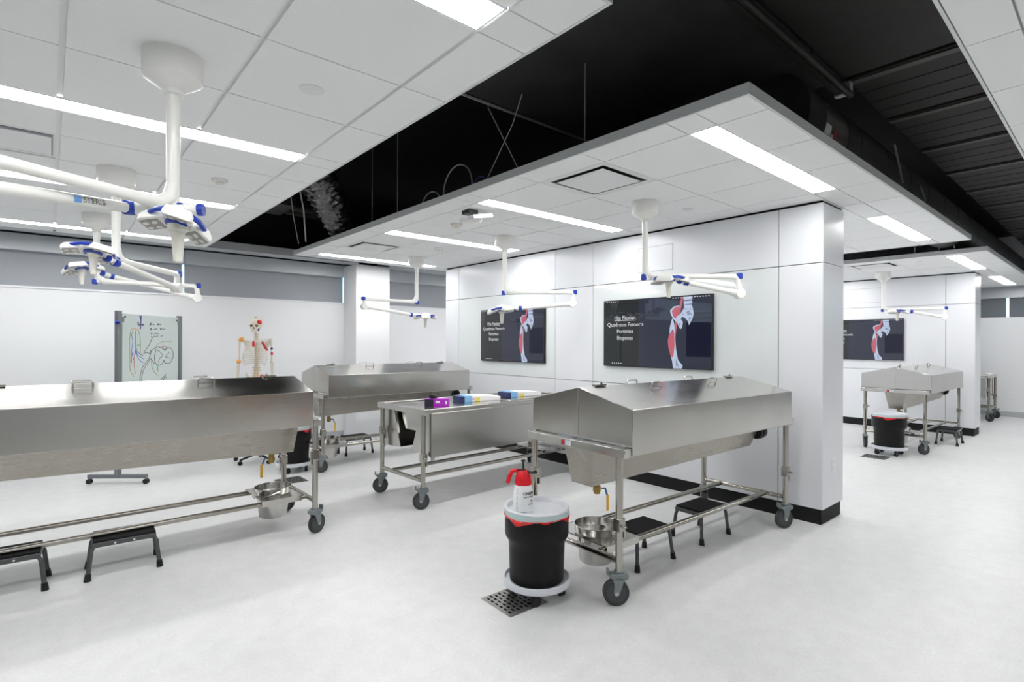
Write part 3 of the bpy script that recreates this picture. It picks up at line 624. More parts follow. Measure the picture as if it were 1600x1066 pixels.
# bucket
def bucket(label, tp, sc=1.0):
    x0, y0, r = tp; c, s_ = cos(r), sin(r); lx, ly = -0.835 * sc, -0.005 * sc
    t = thing('steel_bucket', label, 'bucket', (x0 + c * lx - s_ * ly, y0 + s_ * lx + c * ly, 0.09 * sc), r, 'steel buckets')
    MB().lathe([(0.0, 0.0), (0.098, 0.0), (0.104, 0.006), (0.128, 0.185), (0.134, 0.195), (0.140, 0.235), (0.143, 0.24), (0.138, 0.24), (0.132, 0.2), (0.100, 0.01), (0.0, 0.008)], seg=40, cap=False).build('body', 'steel_bright', t)
    MB().tube(arc((0, 0, 0.225), 0.149, 170, 370, (0, 1), 20) if False else [(0.15 * cos(radians(a)), 0.15 * sin(radians(a)), 0.222 - 0.05 * abs(sin(radians(a - 90) / 1.0))) for a in range(-90, 91, 9)], 0.0035, 6).build('bail_handle', 'steel_bright', t)
    for sg in (-1, 1): MB().box((0, sg * 0.143, 0.218), (0.03, 0.012, 0.022)).build('handle_lug', 'steel_bright', t)
    if sc != 1: t.scale = (sc,) * 3
    return t
bucket('steel bucket hung under the right covered table', (3.5246, 2.2474, radians(-2.12)))
bucket('steel bucket hung under the left covered table', (0.544, 4.558, radians(180.12)))
bucket('steel bucket hung under the farthest back covered table', (3.422, 6.453, 0))
bucket('steel bucket under the far right covered table', (10.019, 2.172, radians(-0.8)), 0.964)

# step stools
def stool(label, x, y, rz, src=None):
    if src: return dup(src, (x, y, 0), rz, label)
    t = thing('step_stool', label, 'stool', (x, y, 0), rz, 'small black step stools')
    MB().bb(-0.165, 0.165, -0.115, 0.115, 0.226, 0.240).build('tread', 'black_matte', t, bevel=0.004)
    MB().bb(-0.170, 0.170, -0.120, 0.120, 0.196, 0.226).build('seat_frame', 'stool_grey', t, bevel=0.004)
    for sx in (-1, 1):
        for sy in (-1, 1):
            p = [(sx * 0.13, sy * 0.100, 0.205), (sx * 0.160, sy * 0.104, 0.200), (sx * 0.172, sy * 0.110, 0.175), (sx * 0.187, sy * 0.124, 0.03)]
            l = MB().tube(p, 0.0125, 10).build('leg', 'stool_grey', t)
            MB().cyl((sx * 0.1865, sy * 0.1235, 0.045), (sx * 0.190, sy * 0.127, 0.0), 0.016, 0.020, 12).build('rubber_tip', 'black_plastic', l)
    hb = MB()
    for hx in (-0.05, 0.05): hb.cyl((hx, -0.1215, 0.21), (hx, -0.1195, 0.21), 0.006, seg=8)
    hb.build('bolt', 'outlet', t)
    return t
S0 = stool('black step stool under the right covered table beside its bucket', 3.115, 2.225, radians(-4))
stool('black step stool under the right covered table nearer the wall', 3.87, 2.205, radians(-2), S0)
stool('black step stool under the left covered table, the fully visible one', 0.378, 4.375, radians(-3), S0)
stool('black step stool cut off by the left picture edge', -0.20, 4.41, radians(-3), S0)
stool('black step stool under the farthest back table', 3.14, 6.87, 0, S0)
stool('black step stool beside the far right covered table', 10.29, 1.794, 0, S0)

# waste drums on dollies
def drum(x, y, ldr, ldl, sc=1.0, src=None):
    if src:
        a = dup(src[0], (x, y, 0), 0, ldl); b = dup(src[1], (x, y, 0.1 * sc), 0, ldr)
        a.scale = b.scale = (sc,) * 3; return a, b
    d = thing('drum_dolly', ldl, 'dolly', (x, y, 0), 0, 'white round drum dollies')
    MB().lathe([(0.0, 0.075), (0.185, 0.075), (0.196, 0.080), (0.200, 0.112), (0.199, 0.118), (0.190, 0.118), (0.186, 0.098), (0.0, 0.098)], seg=48, cap=False).build('tray', 'dolly_white', d)
    for k in range(4):
        a = radians(45 + 90 * k); c = MB().bb(-0.012, 0.012, -0.022, 0.022, 0.04, 0.076).build('caster', 'black_plastic', d, loc=(0.145 * cos(a), 0.145 * sin(a), 0), rotz=a + 0.6)
        MB().cyl((-0.014, 0, 0.028), (0.014, 0, 0.028), 0.028, seg=18).build('wheel', 'black_plastic', c)
    t = thing('waste_drum', ldr, 'drum', (x, y, 0.1), 0, 'black waste drums')
    MB().lathe([(0.0, 0.0), (0.150, 0.0), (0.160, 0.008), (0.166, 0.20), (0.168, 0.235), (0.186, 0.262), (0.190, 0.28), (0.190, 0.375), (0.188, 0.385), (0.0, 0.385)], seg=48, cap=False).build('body', 'drum_black', t)
    # liner with wavy lower edge
    n = 48; L1 = []; L2 = []; L3 = []
    for k in range(n):
        a = 2 * pi * k / n; w_ = 0.012 * sin(a * 3 + 1) + 0.009 * sin(a * 7) + 0.004 * sin(a * 13)
        L1.append((0.1925 * cos(a), 0.1925 * sin(a), 0.378 + w_)); L2.append((0.196 * cos(a), 0.196 * sin(a), 0.388 + w_ * 0.3)); L3.append((0.184 * cos(a), 0.184 * sin(a), 0.402))
    MB().loft([L1, L2, L3], cap=False).build('liner_bag', 'liner_red', t)
    MB().lathe([(0.187, 0.386), (0.192, 0.390), (0.194, 0.415), (0.192, 0.428)], seg=48, cap=False).build('lid_band', 'lid_rim', t)
    MB().lathe([(0.192, 0.420), (0.195, 0.428), (0.190, 0.436), (0.181, 0.435), (0.176, 0.428), (0.172, 0.408), (0.05, 0.405), (0.0, 0.405)], seg=48, cap=False).build('lid', 'lid_white', t)
    return d, t
DR = drum(2.20, 2.315, 'black waste drum with white lid and spray bottle on top', 'white round dolly under the drum with the spray bottle')
p = (2.16, 6.38)
drum(p[0], p[1], 'black waste drum mostly hidden behind the left covered table', 'white round dolly behind the left covered table', 1.0, DR)
drum(8.66, 2.155, 'black waste drum in front of the far right covered table', 'white round dolly at the far right covered table', 1.06, DR)

# sprayer
t = thing('spray_bottle', 'white pump spray bottle with red head on the drum lid', 'spray bottle', (2.118, 2.345, 0.5055), radians(YAW - 90))
bot = MB().lathe([(0.0, 0.006), (0.050, 0.006), (0.058, 0.014), (0.060, 0.06), (0.057, 0.12), (0.049, 0.16), (0.045, 0.175)], seg=32, cap=True)
for k in range(4): bot.box((0.045 * cos(pi / 4 + k * pi / 2), 0.045 * sin(pi / 4 + k * pi / 2), 0.005), (0.03, 0.03, 0.010))
bot.build('bottle', 'bottle_white', t)
MB().lathe([(0.050, 0.162), (0.051, 0.170), (0.046, 0.205), (0.036, 0.235), (0.030, 0.245), (0.012, 0.247)], seg=28).build('cap', 'sprayer_red', t)
MB().tube([(-0.020, 0, 0.236), (-0.045, 0, 0.244), (-0.068, 0, 0.236), (-0.082, 0, 0.205), (-0.092, 0, 0.168)], [0.011, 0.012, 0.013, 0.014, 0.012], 12).build('grip', 'sprayer_red', t)
MB().cyl((0, 0, 0.245), (0, 0, 0.297), 0.006, seg=10).lathe([(0.013, 0.296), (0.014, 0.304), (0.006, 0.308)], seg=14).build('plunger', 'black_plastic', t)
MB().tube([(0.02, -0.01, 0.240), (0.05, -0.03, 0.237), (0.072, -0.045, 0.245)], [0.009, 0.007, 0.011], 10).box((-0.012, -0.01, 0.249), (0.05, 0.014, 0.008)).build('nozzle', 'black_plastic', t)
def wrap(txt, size, ang0, z, R=0.0595, bold=0.0):
    vs, fs = text_mesh(txt, size, bold=bold)
    out = []
    for vx, vy, _ in vs:
        a = radians(ang0) + vx / R; out.append(((R + 0.0008) * cos(a), (R + 0.0008) * sin(a), z + vy))
    return out, fs
lb = MB()
for (tx, sz, an, zz, RR, bo) in (('CHAPIN', 0.022, -52, 0.118, 0.0576, 0.0009), ('MULTI PURPOSE', 0.0105, -52, 0.098, 0.0590, 0.0003), ('48', 0.015, -40, 0.074, 0.0602, 0.0006), ('SPRAYER', 0.009, -46, 0.056, 0.0604, 0.0003)):
    v_, f_ = wrap(tx, sz, an, zz, RR, bo); lb.add(v_, f_)
lb.build('lettering', 'ink_black', t, smooth=False)
sc_ = MB()
for k in range(12):
    a = radians(-128); z = 0.03 + k * 0.01; R_ = 0.0612 if z < 0.07 else 0.0602 - (z - 0.07) * 0.06
    sc_.box((R_ * cos(a), R_ * sin(a), z), (0.0015, 0.014 if k % 3 == 0 else 0.008, 0.0014), Matrix.Rotation(a, 3, 'Z'))
sc_.build('scale_marks', 'ink_grey', t, smooth=False)

# floor drains
def drain(x, y, rz, label):
    t = thing('floor_drain', label, 'floor drain', (x, y, 0), rz, 'steel floor drains')
    MB().bb(-0.14, 0.14, -0.14, 0.14, 0.0003, 0.003).build('frame', 'steel_tube', t)
    MB().bb(-0.132, 0.132, -0.132, 0.132, 0.003, 0.0045).build('grate', 'drain_steel', t)
    h = MB()
    for i in range(8):
        for j in range(6):
            h.bb(-0.118 + i * 0.030, -0.105 + i * 0.030, -0.112 + j * 0.040 + (0.012 if i % 2 else 0), -0.086 + j * 0.040 + (0.012 if i % 2 else 0), 0.0044, 0.0049)
    ho = h.build('slots', 'drain_hole', t, smooth=False); ho['kind'] = 'stuff'
drain(2.05, 2.345, radians(-2), 'steel floor drain partly under the drum with the spray bottle')
drain(1.98, 5.95, 0, 'steel floor drain behind the left covered table')
drain(8.32, 2.22, 0, 'steel floor drain at the far right drum')

# things on the open table (table top z = 0.884)
def on_t2(lx, ly): 
    r = radians(1.90); return (3.574 + cos(r) * lx - sin(r) * ly, 4.572 + sin(r) * lx + cos(r) * ly, 0.884)
t = thing('glove_box', 'purple and black box of gloves on the open table', 'box', on_t2(-0.70, -0.10), radians(-38))
MB().bb(-0.115, 0.115, -0.06, 0.06, 0, 0.068).build('carton', 'box_purple', t, bevel=0.002)
MB().bb(-0.117, -0.114, -0.061, 0.061, 0.001, 0.067).bb(-0.117, -0.02, 0.0595, 0.0615, 0.001, 0.067).bb(-0.116, -0.030, -0.0615, -0.0595, 0.001, 0.067).build('dark_panel', 'box_dark', t)
MB().bb(0.085, 0.1, -0.062, -0.06, 0.02, 0.05).bb(-0.01, 0.03, -0.062, -0.06, 0.03, 0.05).build('print', 'paper_white', t)
g = MB()
for k in range(7): g.ell((-0.035 + random.uniform(-0.03, 0.03), random.uniform(-0.02, 0.02), 0.075 + random.uniform(0, 0.022)), (0.026, 0.02, 0.018), 10, 6)
g.build('glove', 'black_plastic', t)
def pack(label, lx, ly, rz, h):
    t = thing('supply_pack', label, 'pack', on_t2(lx, ly), rz)
    MB().prism([(-0.12, 0), (0.30, 0), (0.30, h * 0.72), (0.12, h), (-0.12, h)], -0.10, 0.10, 'y').build('wrapper', 'paper_white', t, bevel=0.006)
    MB().bb(-0.17, -0.121, -0.10, 0.10, 0.0, h * 0.95).build('end_flap', 'pack_navy', t, bevel=0.004)
    MB().bb(-0.120, -0.035, -0.1025, 0.1025, 0.001, h * 1.02).build('blue_band', 'pack_blue', t)
    MB().bb(-0.028, -0.012, -0.1025, -0.1015, 0.02, 0.035).build('red_mark', 'pack_red', t)
    MB().bb(0.0, 0.055, -0.1025, -0.1015, 0.004, h * 0.7).build('yellow_mark', 'pack_yellow', t)
    return t
pack('white and blue paper pack next to the glove box', -0.18, 0.02, radians(-12), 0.06)
pk = thing('steel_tray', 'flat steel tray under the farther paper pack', 'tray', on_t2(0.45, -0.08), radians(2))
MB().bb(-0.36, 0.36, -0.22, 0.22, 0.0, 0.014).build('plate', 'steel', pk, bevel=0.004)
p2_ = pack('white and blue paper pack lying on the flat steel tray', 0.42, -0.02, radians(-8), 0.055); p2_.location.z += 0.0145

# ------------------------------------------------------------------ surgical ceiling lamps
UP = Vector((0, 0, 1))
def frame(zaxis, xhint):
    z = Vector(zaxis).normalized(); x = Vector(xhint); x = (x - z * x.dot(z)).normalized(); y = z.cross(x)
    return Matrix((x, y, z)).transposed().to_4x4()
def lamp(label, can, end, knuckle, ring, ball, head, down, xh, fs=0.82, logo=False):
    x, y = can; zE = 2.065
    t = thing('surgical_lamp', label, 'lamp', (x, y, H), 0, 'ceiling mounted surgical lamps')
    O = Vector((x, y, H)); L = lambda p: Vector(p) - O
    MB().lathe([(0.112, 0.0), (0.112, -0.085), (0.108, -0.100), (0.045, -0.142), (0.038, -0.145), (0.038, -0.160), (0.030, -0.165)], seg=36).build('canopy', 'lamp_white', t)
    E = L((x, y, zE)); En = L(end); En.z = E.z; K = L(knuckle); R_ = L(ring); B_l = L(ball); Hd = L(head)
    d = (En - E).normalized(); sd = d.cross(UP)
    MB().cyl((0, 0, -0.15), (0, 0, E.z + 0.11), 0.026, seg=20).cyl((0, 0, E.z + 0.112), (0, 0, E.z - 0.012), 0.0255, seg=20).build('pole', 'lamp_white', t)
    MB().tube([Vector((0, 0, E.z + 0.09)), E + d * 0.015 + UP * 0.03, E + d * 0.06, E + d * 0.16, En - d * 0.02], [0.026, 0.03, 0.029, 0.022, 0.022], 14).tube([En - d * 0.05, En - d * 0.005 - UP * 0.012, Vector((En.x, En.y, K.z + 0.04))], [0.022, 0.024, 0.02], 14).build('upper_arm', 'lamp_white', t)
    for q, dd in ((E, -1), (En, 1)):
        m3 = Matrix((d, sd, UP)).transposed()
        MB().box(q + d * dd * 0.012 + UP * (-0.006 if dd < 0 else 0.004), (0.042, 0.052, 0.05), m3).build('joint_cap', 'lamp_blue', t, bevel=0.008)
    a2 = (R_ - K); a2n = a2.normalized(); s2 = Vector((a2n.y, -a2n.x, 0)).normalized()
    MB().cyl(K - s2 * 0.036, K + s2 * 0.036, 0.042, seg=24).cyl(K, K + a2n * 0.09, 0.034, 0.026, 16).cyl(K + UP * 0.03, Vector((En.x, En.y, En.z - 0.02)), 0.022, 0.02, 14).build('knuckle', 'lamp_white', t, bevel=0.004)
    sa = MB().cyl(K + a2n * 0.05, R_ - a2n * 0.02, 0.023, 0.021, 16).build('spring_arm', 'lamp_white', t)
    MB().cyl(R_ - a2n * 0.022, R_ + a2n * 0.014, 0.028, seg=18).build('joint_ring', 'lamp_blue', t)
    db = (B_l - R_).normalized()
    MB().cyl(R_ + a2n * 0.01, R_.lerp(B_l, 0.35), 0.026, 0.018, 14).cyl(R_.lerp(B_l, 0.3), B_l, 0.015, 0.022, 14).build('spindle', 'lamp_white', t)
    MB().cyl(B_l - db * 0.012, B_l + db * 0.010, 0.025, seg=18).build('end_cap', 'lamp_blue', t)
    # head
    mt = frame(-Vector(down), xh); mt.translation = Hd; mt = mt @ Matrix.Diagonal((fs, fs, 1.1, 1))
    mid = R_.lerp(B_l, 0.6)
    hd = MB().lathe([(0.0, 0.034), (0.045, 0.034), (0.075, 0.024), (0.086, 0.0), (0.080, -0.012), (0.0, -0.014)], seg=28, cap=False).xf(mt).build('lamp_head', 'lamp_white', t)
    top = mt @ Vector((0, 0, 0.03))
    MB().cyl(mid, top, 0.017, seg=12).build('yoke', 'lamp_white', t)
    for k in range(3):
        rot = Matrix.Rotation(2 * pi * k / 3, 4, 'Z') @ Matrix.Translation((0.055, 0, 0)) @ Matrix.Rotation(radians(10), 4, 'Y')
        prof = [(0.0, -0.062), (0.04, -0.078), (0.115, -0.082), (0.142, -0.070), (0.150, 0.0), (0.142, 0.070), (0.115, 0.082), (0.04, 0.078), (0.0, 0.062)]
        pb = MB().loft([[(a, b, -0.014) for a, b in prof], [(a, b, 0.006) for a, b in prof], [(0.02 + (a - 0.02) * 0.86, b * 0.8, 0.024) for a, b in prof]]).xf(mt @ rot).build('petal', 'lamp_white', hd, bevel=0.004)
        MB().bb(0.035, 0.135, -0.055, 0.055, -0.0165, -0.0135).xf(mt @ rot).build('led_panel', 'led_grey', hd)
        le = MB()
        for lx in (0.062, 0.110):
            for ly in (-0.027, 0.027): le.lathe([(0.017, -0.0160), (0.016, -0.0195), (0.006, -0.0175)], (lx, ly, 0), 14)
        le.xf(mt @ rot).build('lens', 'lens', hd)
        rot2 = Matrix.Rotation(2 * pi * k / 3 + pi / 3, 4, 'Z')
        MB().tube([(0.118, -0.105, -0.010), (0.128, -0.085, -0.004), (0.130, 0, 0.002), (0.128, 0.085, -0.004), (0.118, 0.105, -0.010)], 0.0105, 10).xf(mt @ rot2).build('grip', 'lamp_blue', hd)
    MB().lathe([(0.062, -0.013), (0.064, -0.022), (0.040, -0.026)], seg=24).xf(mt).build('hub_ring', 'lamp_blue', hd)
    hb = Hd - UP * 0.03
    MB().lathe([(0.036, 0.012), (0.037, -0.010), (0.026, -0.018), (0.022, -0.05), (0.016, -0.130), (0.012, -0.134)], hb, 20).build('sterile_handle', 'lamp_cream', t)
    if logo:
        # maker's name along the spring arm, on the side towards the room
        side = Vector((s2.x, s2.y, 0)); 
        if side.dot(Vector((cos(radians(YAW)), sin(radians(YAW)), 0))) > 0: side = -side
        tdir = a2n if a2n.dot(_r) > 0 else -a2n
        upv = side.cross(tdir).normalized() * -1
        if upv.z < 0: upv = -upv
        c0 = K.lerp(R_, logo)
        vs, fs_ = text_mesh('STERIS', 0.030, align='LEFT', bold=0.0004)
        r_ = 0.0232
        def onarm(vx, vy):
            a = vy / r_; return c0 + tdir * vx + (side * cos(a) + upv * sin(a)) * r_
        MB().add([onarm(vx + 0.006, vy) for vx, vy, _ in vs], fs_).build('maker_name', 'ink_grey', sa, smooth=False)
        q = MB(); n = 6
        for k in range(n):
            y0, y1 = -0.013 + k * 0.026 / n, -0.013 + (k + 1) * 0.026 / n
            q.add([onarm(-0.026, y0), onarm(0.0, y0), onarm(0.0, y1), onarm(-0.026, y1)], [(0, 1, 2, 3)])
        q.build('maker_square', mat('logo_blue', (0.15, 0.35, 0.75), 0.4), sa, smooth=False)
    return t
lamp('surgical lamp nearest the camera at upper left', (0.387, 2.613), (-0.29, 2.23, 2.065), (-0.29, 2.23, 1.965), (0.243, 2.632, 2.037), (0.470, 2.502, 2.043), (0.372, 2.395, 1.968), (-0.30, -0.16, -1), (-0.80, 0.60, 0), fs=0.62, logo=0.68)
lamp('second surgical lamp from the left front, above the left covered table', (0.346, 4.591), (0.807, 5.221, 2.065), (0.803, 5.225, 1.951), (0.332, 4.471, 2.033), (0.289, 4.442, 2.051), (0.215, 4.44, 2.10), (-0.15, -0.17, -1), (0.328, -0.944, 0))
lamp('third surgical lamp at the left, farthest back above the left table', (0.33, 6.33), (1.133, 6.211, 2.065), (1.138, 6.207, 1.944), (0.448, 6.353, 2.12), (0.371, 6.30, 2.14), (0.22, 6.30, 2.185), (0.12, -0.22, -1), (1, 0.25, 0))
lamp('surgical lamp in front of the large screen', (3.793, 2.679), (4.381, 2.165, 2.065), (4.39, 2.158, 1.921), (4.0, 2.425, 2.011), (3.95, 2.45, 2.02), (3.90, 2.52, 2.045), (0, 0, -1), (0.75, -0.66, 0))
lamp('surgical lamp in front of the left wall screen', (3.855, 4.592), (4.433, 4.072, 2.065), (4.422, 4.081, 1.939), (3.954, 4.447, 1.885), (3.808, 4.507, 1.888), (3.74, 4.50, 1.875), (0.1, -0.12, -1), (-0.75, 0.66, 0))
lamp('surgical lamp in front of the white column', (3.866, 6.51), (3.086, 6.509, 2.065), (3.087, 6.509, 1.967), (3.786, 6.509, 1.885), (4.0, 6.33, 1.86), (3.93, 6.381, 1.872), (0.03, 0, -1), (1, 0, 0))
lamp('surgical lamp above the far right covered table', (10.431, 2.681), (10.583, 1.9, 2.05), (10.576, 1.906, 1.925), (10.479, 2.311, 2.026), (10.46, 2.40, 2.03), (10.425, 2.49, 2.045), (-0.05, 0.05, -1), (0.2, -1, 0))
lamp('surgical lamp half hidden by the end of the nearer wall', (10.43, 4.59), (9.83, 4.09, 2.065), (9.83, 4.09, 1.95), (9.75, 3.55, 2.02), (9.73, 3.45, 2.03), (9.70, 3.36, 2.03), (0.15, 0.35, -1), (0.6, -1, 0))

# ------------------------------------------------------------------ rolling glass board
bl, br_ = Vector((0.547, 6.981, 0)), Vector((1.236, 7.853, 0))
bdir = (br_ - bl).normalized(); W = (br_ - bl).length
t = thing('marker_board', 'rolling glass marker board with an anatomy drawing', 'board', bl, math.atan2(bdir.y, bdir.x))
# local: x along board, -y faces the room
for x in (0, W):
    MB().bb(x - 0.03, x + 0.03, -0.02, 0.02, 0.075, 1.825).build('post', 'board_grey', t, bevel=0.004)
    MB().bb(x - 0.02, x + 0.02, -0.30, 0.30, 0.06, 0.10).build('foot', 'board_grey', t, bevel=0.004)
    for y in (-0.29, 0.29):
        c = MB().cyl((x, y, 0.02), (x, y, 0.07), 0.01).build('caster', 'board_grey', t)
        MB().cyl((x - 0.018, y, 0.027), (x - 0.006, y, 0.027), 0.027, seg=18).cyl((x + 0.006, y, 0.027), (x + 0.018, y, 0.027), 0.027, seg=18).build('wheel', 'black_plastic', c)
MB().bb(0.055, W - 0.035, -0.008, 0.002, 0.62, 1.80).build('glass_panel', 'board_glass', t, bevel=0.001)
MB().bb(0.03, 0.075, -0.012, 0.006, 1.71, 1.76).bb(W - 0.05, W - 0.03, -0.012, 0.006, 1.71, 1.76).build('clamp', 'board_grey', t)
MB().ell((-0.035, -0.015, 1.70), (0.03, 0.02, 0.022)).build('knob', 'lamp_blue', t)
st = MB()
for x, z in ((0.09, 1.765), (W - 0.07, 1.765)): st.cyl((x, -0.014, z), (x, -0.007, z), 0.012, seg=12)
st.build('stud', 'ink_dark', t)
def bpt(px, py):  # board drawing coordinates (crop 1066 px) to local
    tau = (px - 145) / (905 - 145.0); sx = tau * 1.0 / (tau + (1 - tau) * 1.2) if False else tau * 0.833 / (tau * 0.833 + (1 - tau))
    zt = 155 + 55 * tau; zs = (1100 - 130 * tau); f_ = (py - zt) / zs
    return (sx * W, -0.0088, 1.80 - f_ * 0.96)
def spl(pts, n=6):
    out = []
    P_ = [pts[0]] + pts + [pts[-1]]
    for i in range(1, len(P_) - 2):
        for k in range(n):
            u = k / n; a, b, c, e = P_[i - 1], P_[i], P_[i + 1], P_[i + 2]
            out.append(tuple(0.5 * ((2 * b[j]) + (-a[j] + c[j]) * u + (2 * a[j] - 5 * b[j] + 4 * c[j] - e[j]) * u * u + (-a[j] + 3 * b[j] - 3 * c[j] + e[j]) * u ** 3) for j in (0, 1)))
    out.append(pts[-1]); return out
DRAW = {
 'ink_olive': [[(290,360),(275,500),(280,700),(285,850),(330,930)],[(385,360),(410,480),(412,700)],[(600,580),(640,530),(720,505),(800,510)],[(545,700),(560,830),(600,900),(640,930)]],
 'ink_orange': [[(290,355),(335,345),(385,355)]],
 'ink_blue': [[(320,370),(300,420),(315,500),(300,620),(300,760)],[(350,370),(350,480),(350,580),(390,640),(450,680)],[(350,600),(385,670),(450,720)],[(355,620),(385,710),(445,765)],[(320,620),(310,660),(325,720)],[(350,600),(340,660)],[(370,580),(350,640)]],
 'ink_red': [[(318,640),(335,662),(355,635)],[(335,670),(335,760),(345,900)],[(650,585),(700,565),(760,580)]],
 'ink_green': [[(370,535),(385,548),(402,535),(402,550),(370,550)],[(630,810),(632,880)],[(610,800),(640,812)]],
 'ink_dark': [[(560,455),(530,530),(490,590),(460,632)],[(405,1020),(410,930),(440,820),(500,740),(530,690),(560,610),(640,570),(700,590),(720,610),(745,575),(800,600),(822,680),(800,760),(760,785),(715,770),(705,745),(680,790),(640,800),(600,770),(590,690),(610,600)],[(420,1000),(450,860),(510,760),(540,720),(580,770),(600,775)],[(450,650),(500,640),(520,660),(545,610)],[(620,610),(660,640),(690,680),(650,720),(640,770)],[(690,590),(720,620),(750,590)],[(770,650),(730,700),(800,720)],
   [(525,300),(545,270),(535,300),(560,290),(575,295),(585,300)],[(620,300),(635,280),(630,300),(660,285),(655,300)],[(530,345),(545,340),(540,365),(555,350)],[(580,350),(595,360),(605,345),(625,355)],[(655,335),(665,360),(680,345),(700,355),(715,345)],[(540,395),(550,415),(560,400)],[(585,415),(600,400),(615,410),(640,405)],[(545,440),(560,455),(580,440),(600,445),(635,435)],[(665,435),(680,440),(690,430)],
   [(670,990),(690,960),(700,990),(715,950)],[(700,950),(740,920)],[(725,940),(735,970)],[(515,1020),(520,1000)],[(370,275),(385,265),(390,300),(375,295)],[(395,280),(400,300),(385,305)]],
 'ink_purple': [[(400,185),(415,240),(408,350)],[(420,185),(415,250)],[(425,295),(440,300),(452,292)]]}
for m, ls in DRAW.items():
    b = MB()
    for l in ls: b.tube([bpt(*q) for q in (spl(l) if len(l) > 2 else l)], 0.0035 if m != 'ink_purple' else 0.007, 4)
    b.build('marker_drawing', m, t, smooth=False)

# ------------------------------------------------------------------ teaching skeleton on a stand
sx_, sy_ = 1.93, 7.095
t = thing('skeleton_model', 'teaching skeleton with painted muscle patches on a wheeled stand', 'skeleton', (sx_, sy_, 0), math.atan2(-cos(radians(YAW)) * 0 - sin(radians(62)), -cos(radians(62))) + pi / 2)
# local: -y is the front (towards the camera), x to the picture right
sk = MB().ell((0, 0.01, 1.725), (0.074, 0.092, 0.075), 20, 14).ell((0, -0.045, 1.675), (0.052, 0.045, 0.042), 16, 10).build('skull', 'bone_white', t)
MB().loft([[(-0.045, -0.01, 1.665), (0.045, -0.01, 1.665), (0.032, -0.085, 1.655), (-0.032, -0.085, 1.655)], [(-0.040, -0.01, 1.632), (0.040, -0.01, 1.632), (0.026, -0.080, 1.620), (-0.026, -0.080, 1.620)]]).build('jaw', 'bone_white', sk, bevel=0.006)
MB().ell((-0.030, -0.078, 1.700), (0.019, 0.014, 0.017), 12, 8).ell((0.030, -0.078, 1.700), (0.019, 0.014, 0.017), 12, 8).ell((0, -0.086, 1.672), (0.009, 0.01, 0.014), 10, 6).build('eye_socket', 'socket_dark', sk)
MB().ell((0.052, -0.035, 1.745), (0.030, 0.045, 0.030), 12, 8).build('red_patch', 'paint_red', sk)
MB().ell((0.045, -0.045, 1.655), (0.012, 0.02, 0.020), 10, 6).build('blue_patch', 'paint_blue', sk)
MB().cyl((0, 0.01, 1.795), (0, 0.01, 1.815), 0.012, seg=10).build('crown_bolt', 'wire_grey', sk)
z = 1.615
for k in range(24):
    hgt = 0.016 if k < 7 else (0.021 if k < 19 else 0.030); r = 0.019 if k < 7 else (0.021 if k < 19 else 0.028)
    yc_ = 0.03 + 0.03 * sin((1.615 - z) * 6.0)
    MB().lathe([(r * 0.9, 0), (r, -hgt * 0.2), (r * 0.88, -hgt * 0.5), (r, -hgt * 0.8), (r * 0.9, -hgt)], (0, yc_, z), 12).box((0, yc_ + 0.035, z - hgt * 0.6), (0.008, 0.045, hgt * 0.6)).box((0, yc_ + 0.01, z - hgt * 0.5), (r * 3.4, 0.012, hgt * 0.4)).build('vertebra', 'bone', t)
    z -= hgt + 0.003
for k in range(12):
    zt = 1.520 - k * 0.0255; wd = (0.075 + 0.055 * sin(min(k, 8) / 8 * pi / 2)) * (1 if k < 9 else 1 - 0.06 * (k - 8)); dp = 0.075 + 0.02 * min(k, 7) / 7
    for sg in (-1, 1):
        end = 178 if k < 7 else (165 - (k - 7) * 14)
        pts = []
        for a in range(0, end + 1, 12):
            aa = radians(a); pts.append((sg * (0.012 + wd * sin(aa) ** 0.8 if a not in (0,) else 0.02), 0.045 - dp * (1 - cos(aa)) * 0.95 + 0.02 * sin(aa), zt - 0.05 * (a / 178.0) + (0.02 * max(0, (a - 120) / 60) if k > 2 else 0)))
        MB().tube(pts, 0.0055, 6).build('rib', 'bone_white', t)
MB().loft([[(-0.022, -0.118, 1.50), (0.022, -0.118, 1.50), (0.022, -0.106, 1.50), (-0.022, -0.106, 1.50)], [(-0.014, -0.14, 1.42), (0.014, -0.14, 1.42), (0.014, -0.128, 1.42), (-0.014, -0.128, 1.42)], [(-0.017, -0.142, 1.35), (0.017, -0.142, 1.35), (0.017, -0.13, 1.35), (-0.017, -0.13, 1.35)], [(-0.005, -0.138, 1.31), (0.005, -0.138, 1.31), (0.005, -0.132, 1.31), (-0.005, -0.132, 1.31)]]).build('breastbone', 'bone_white', t)
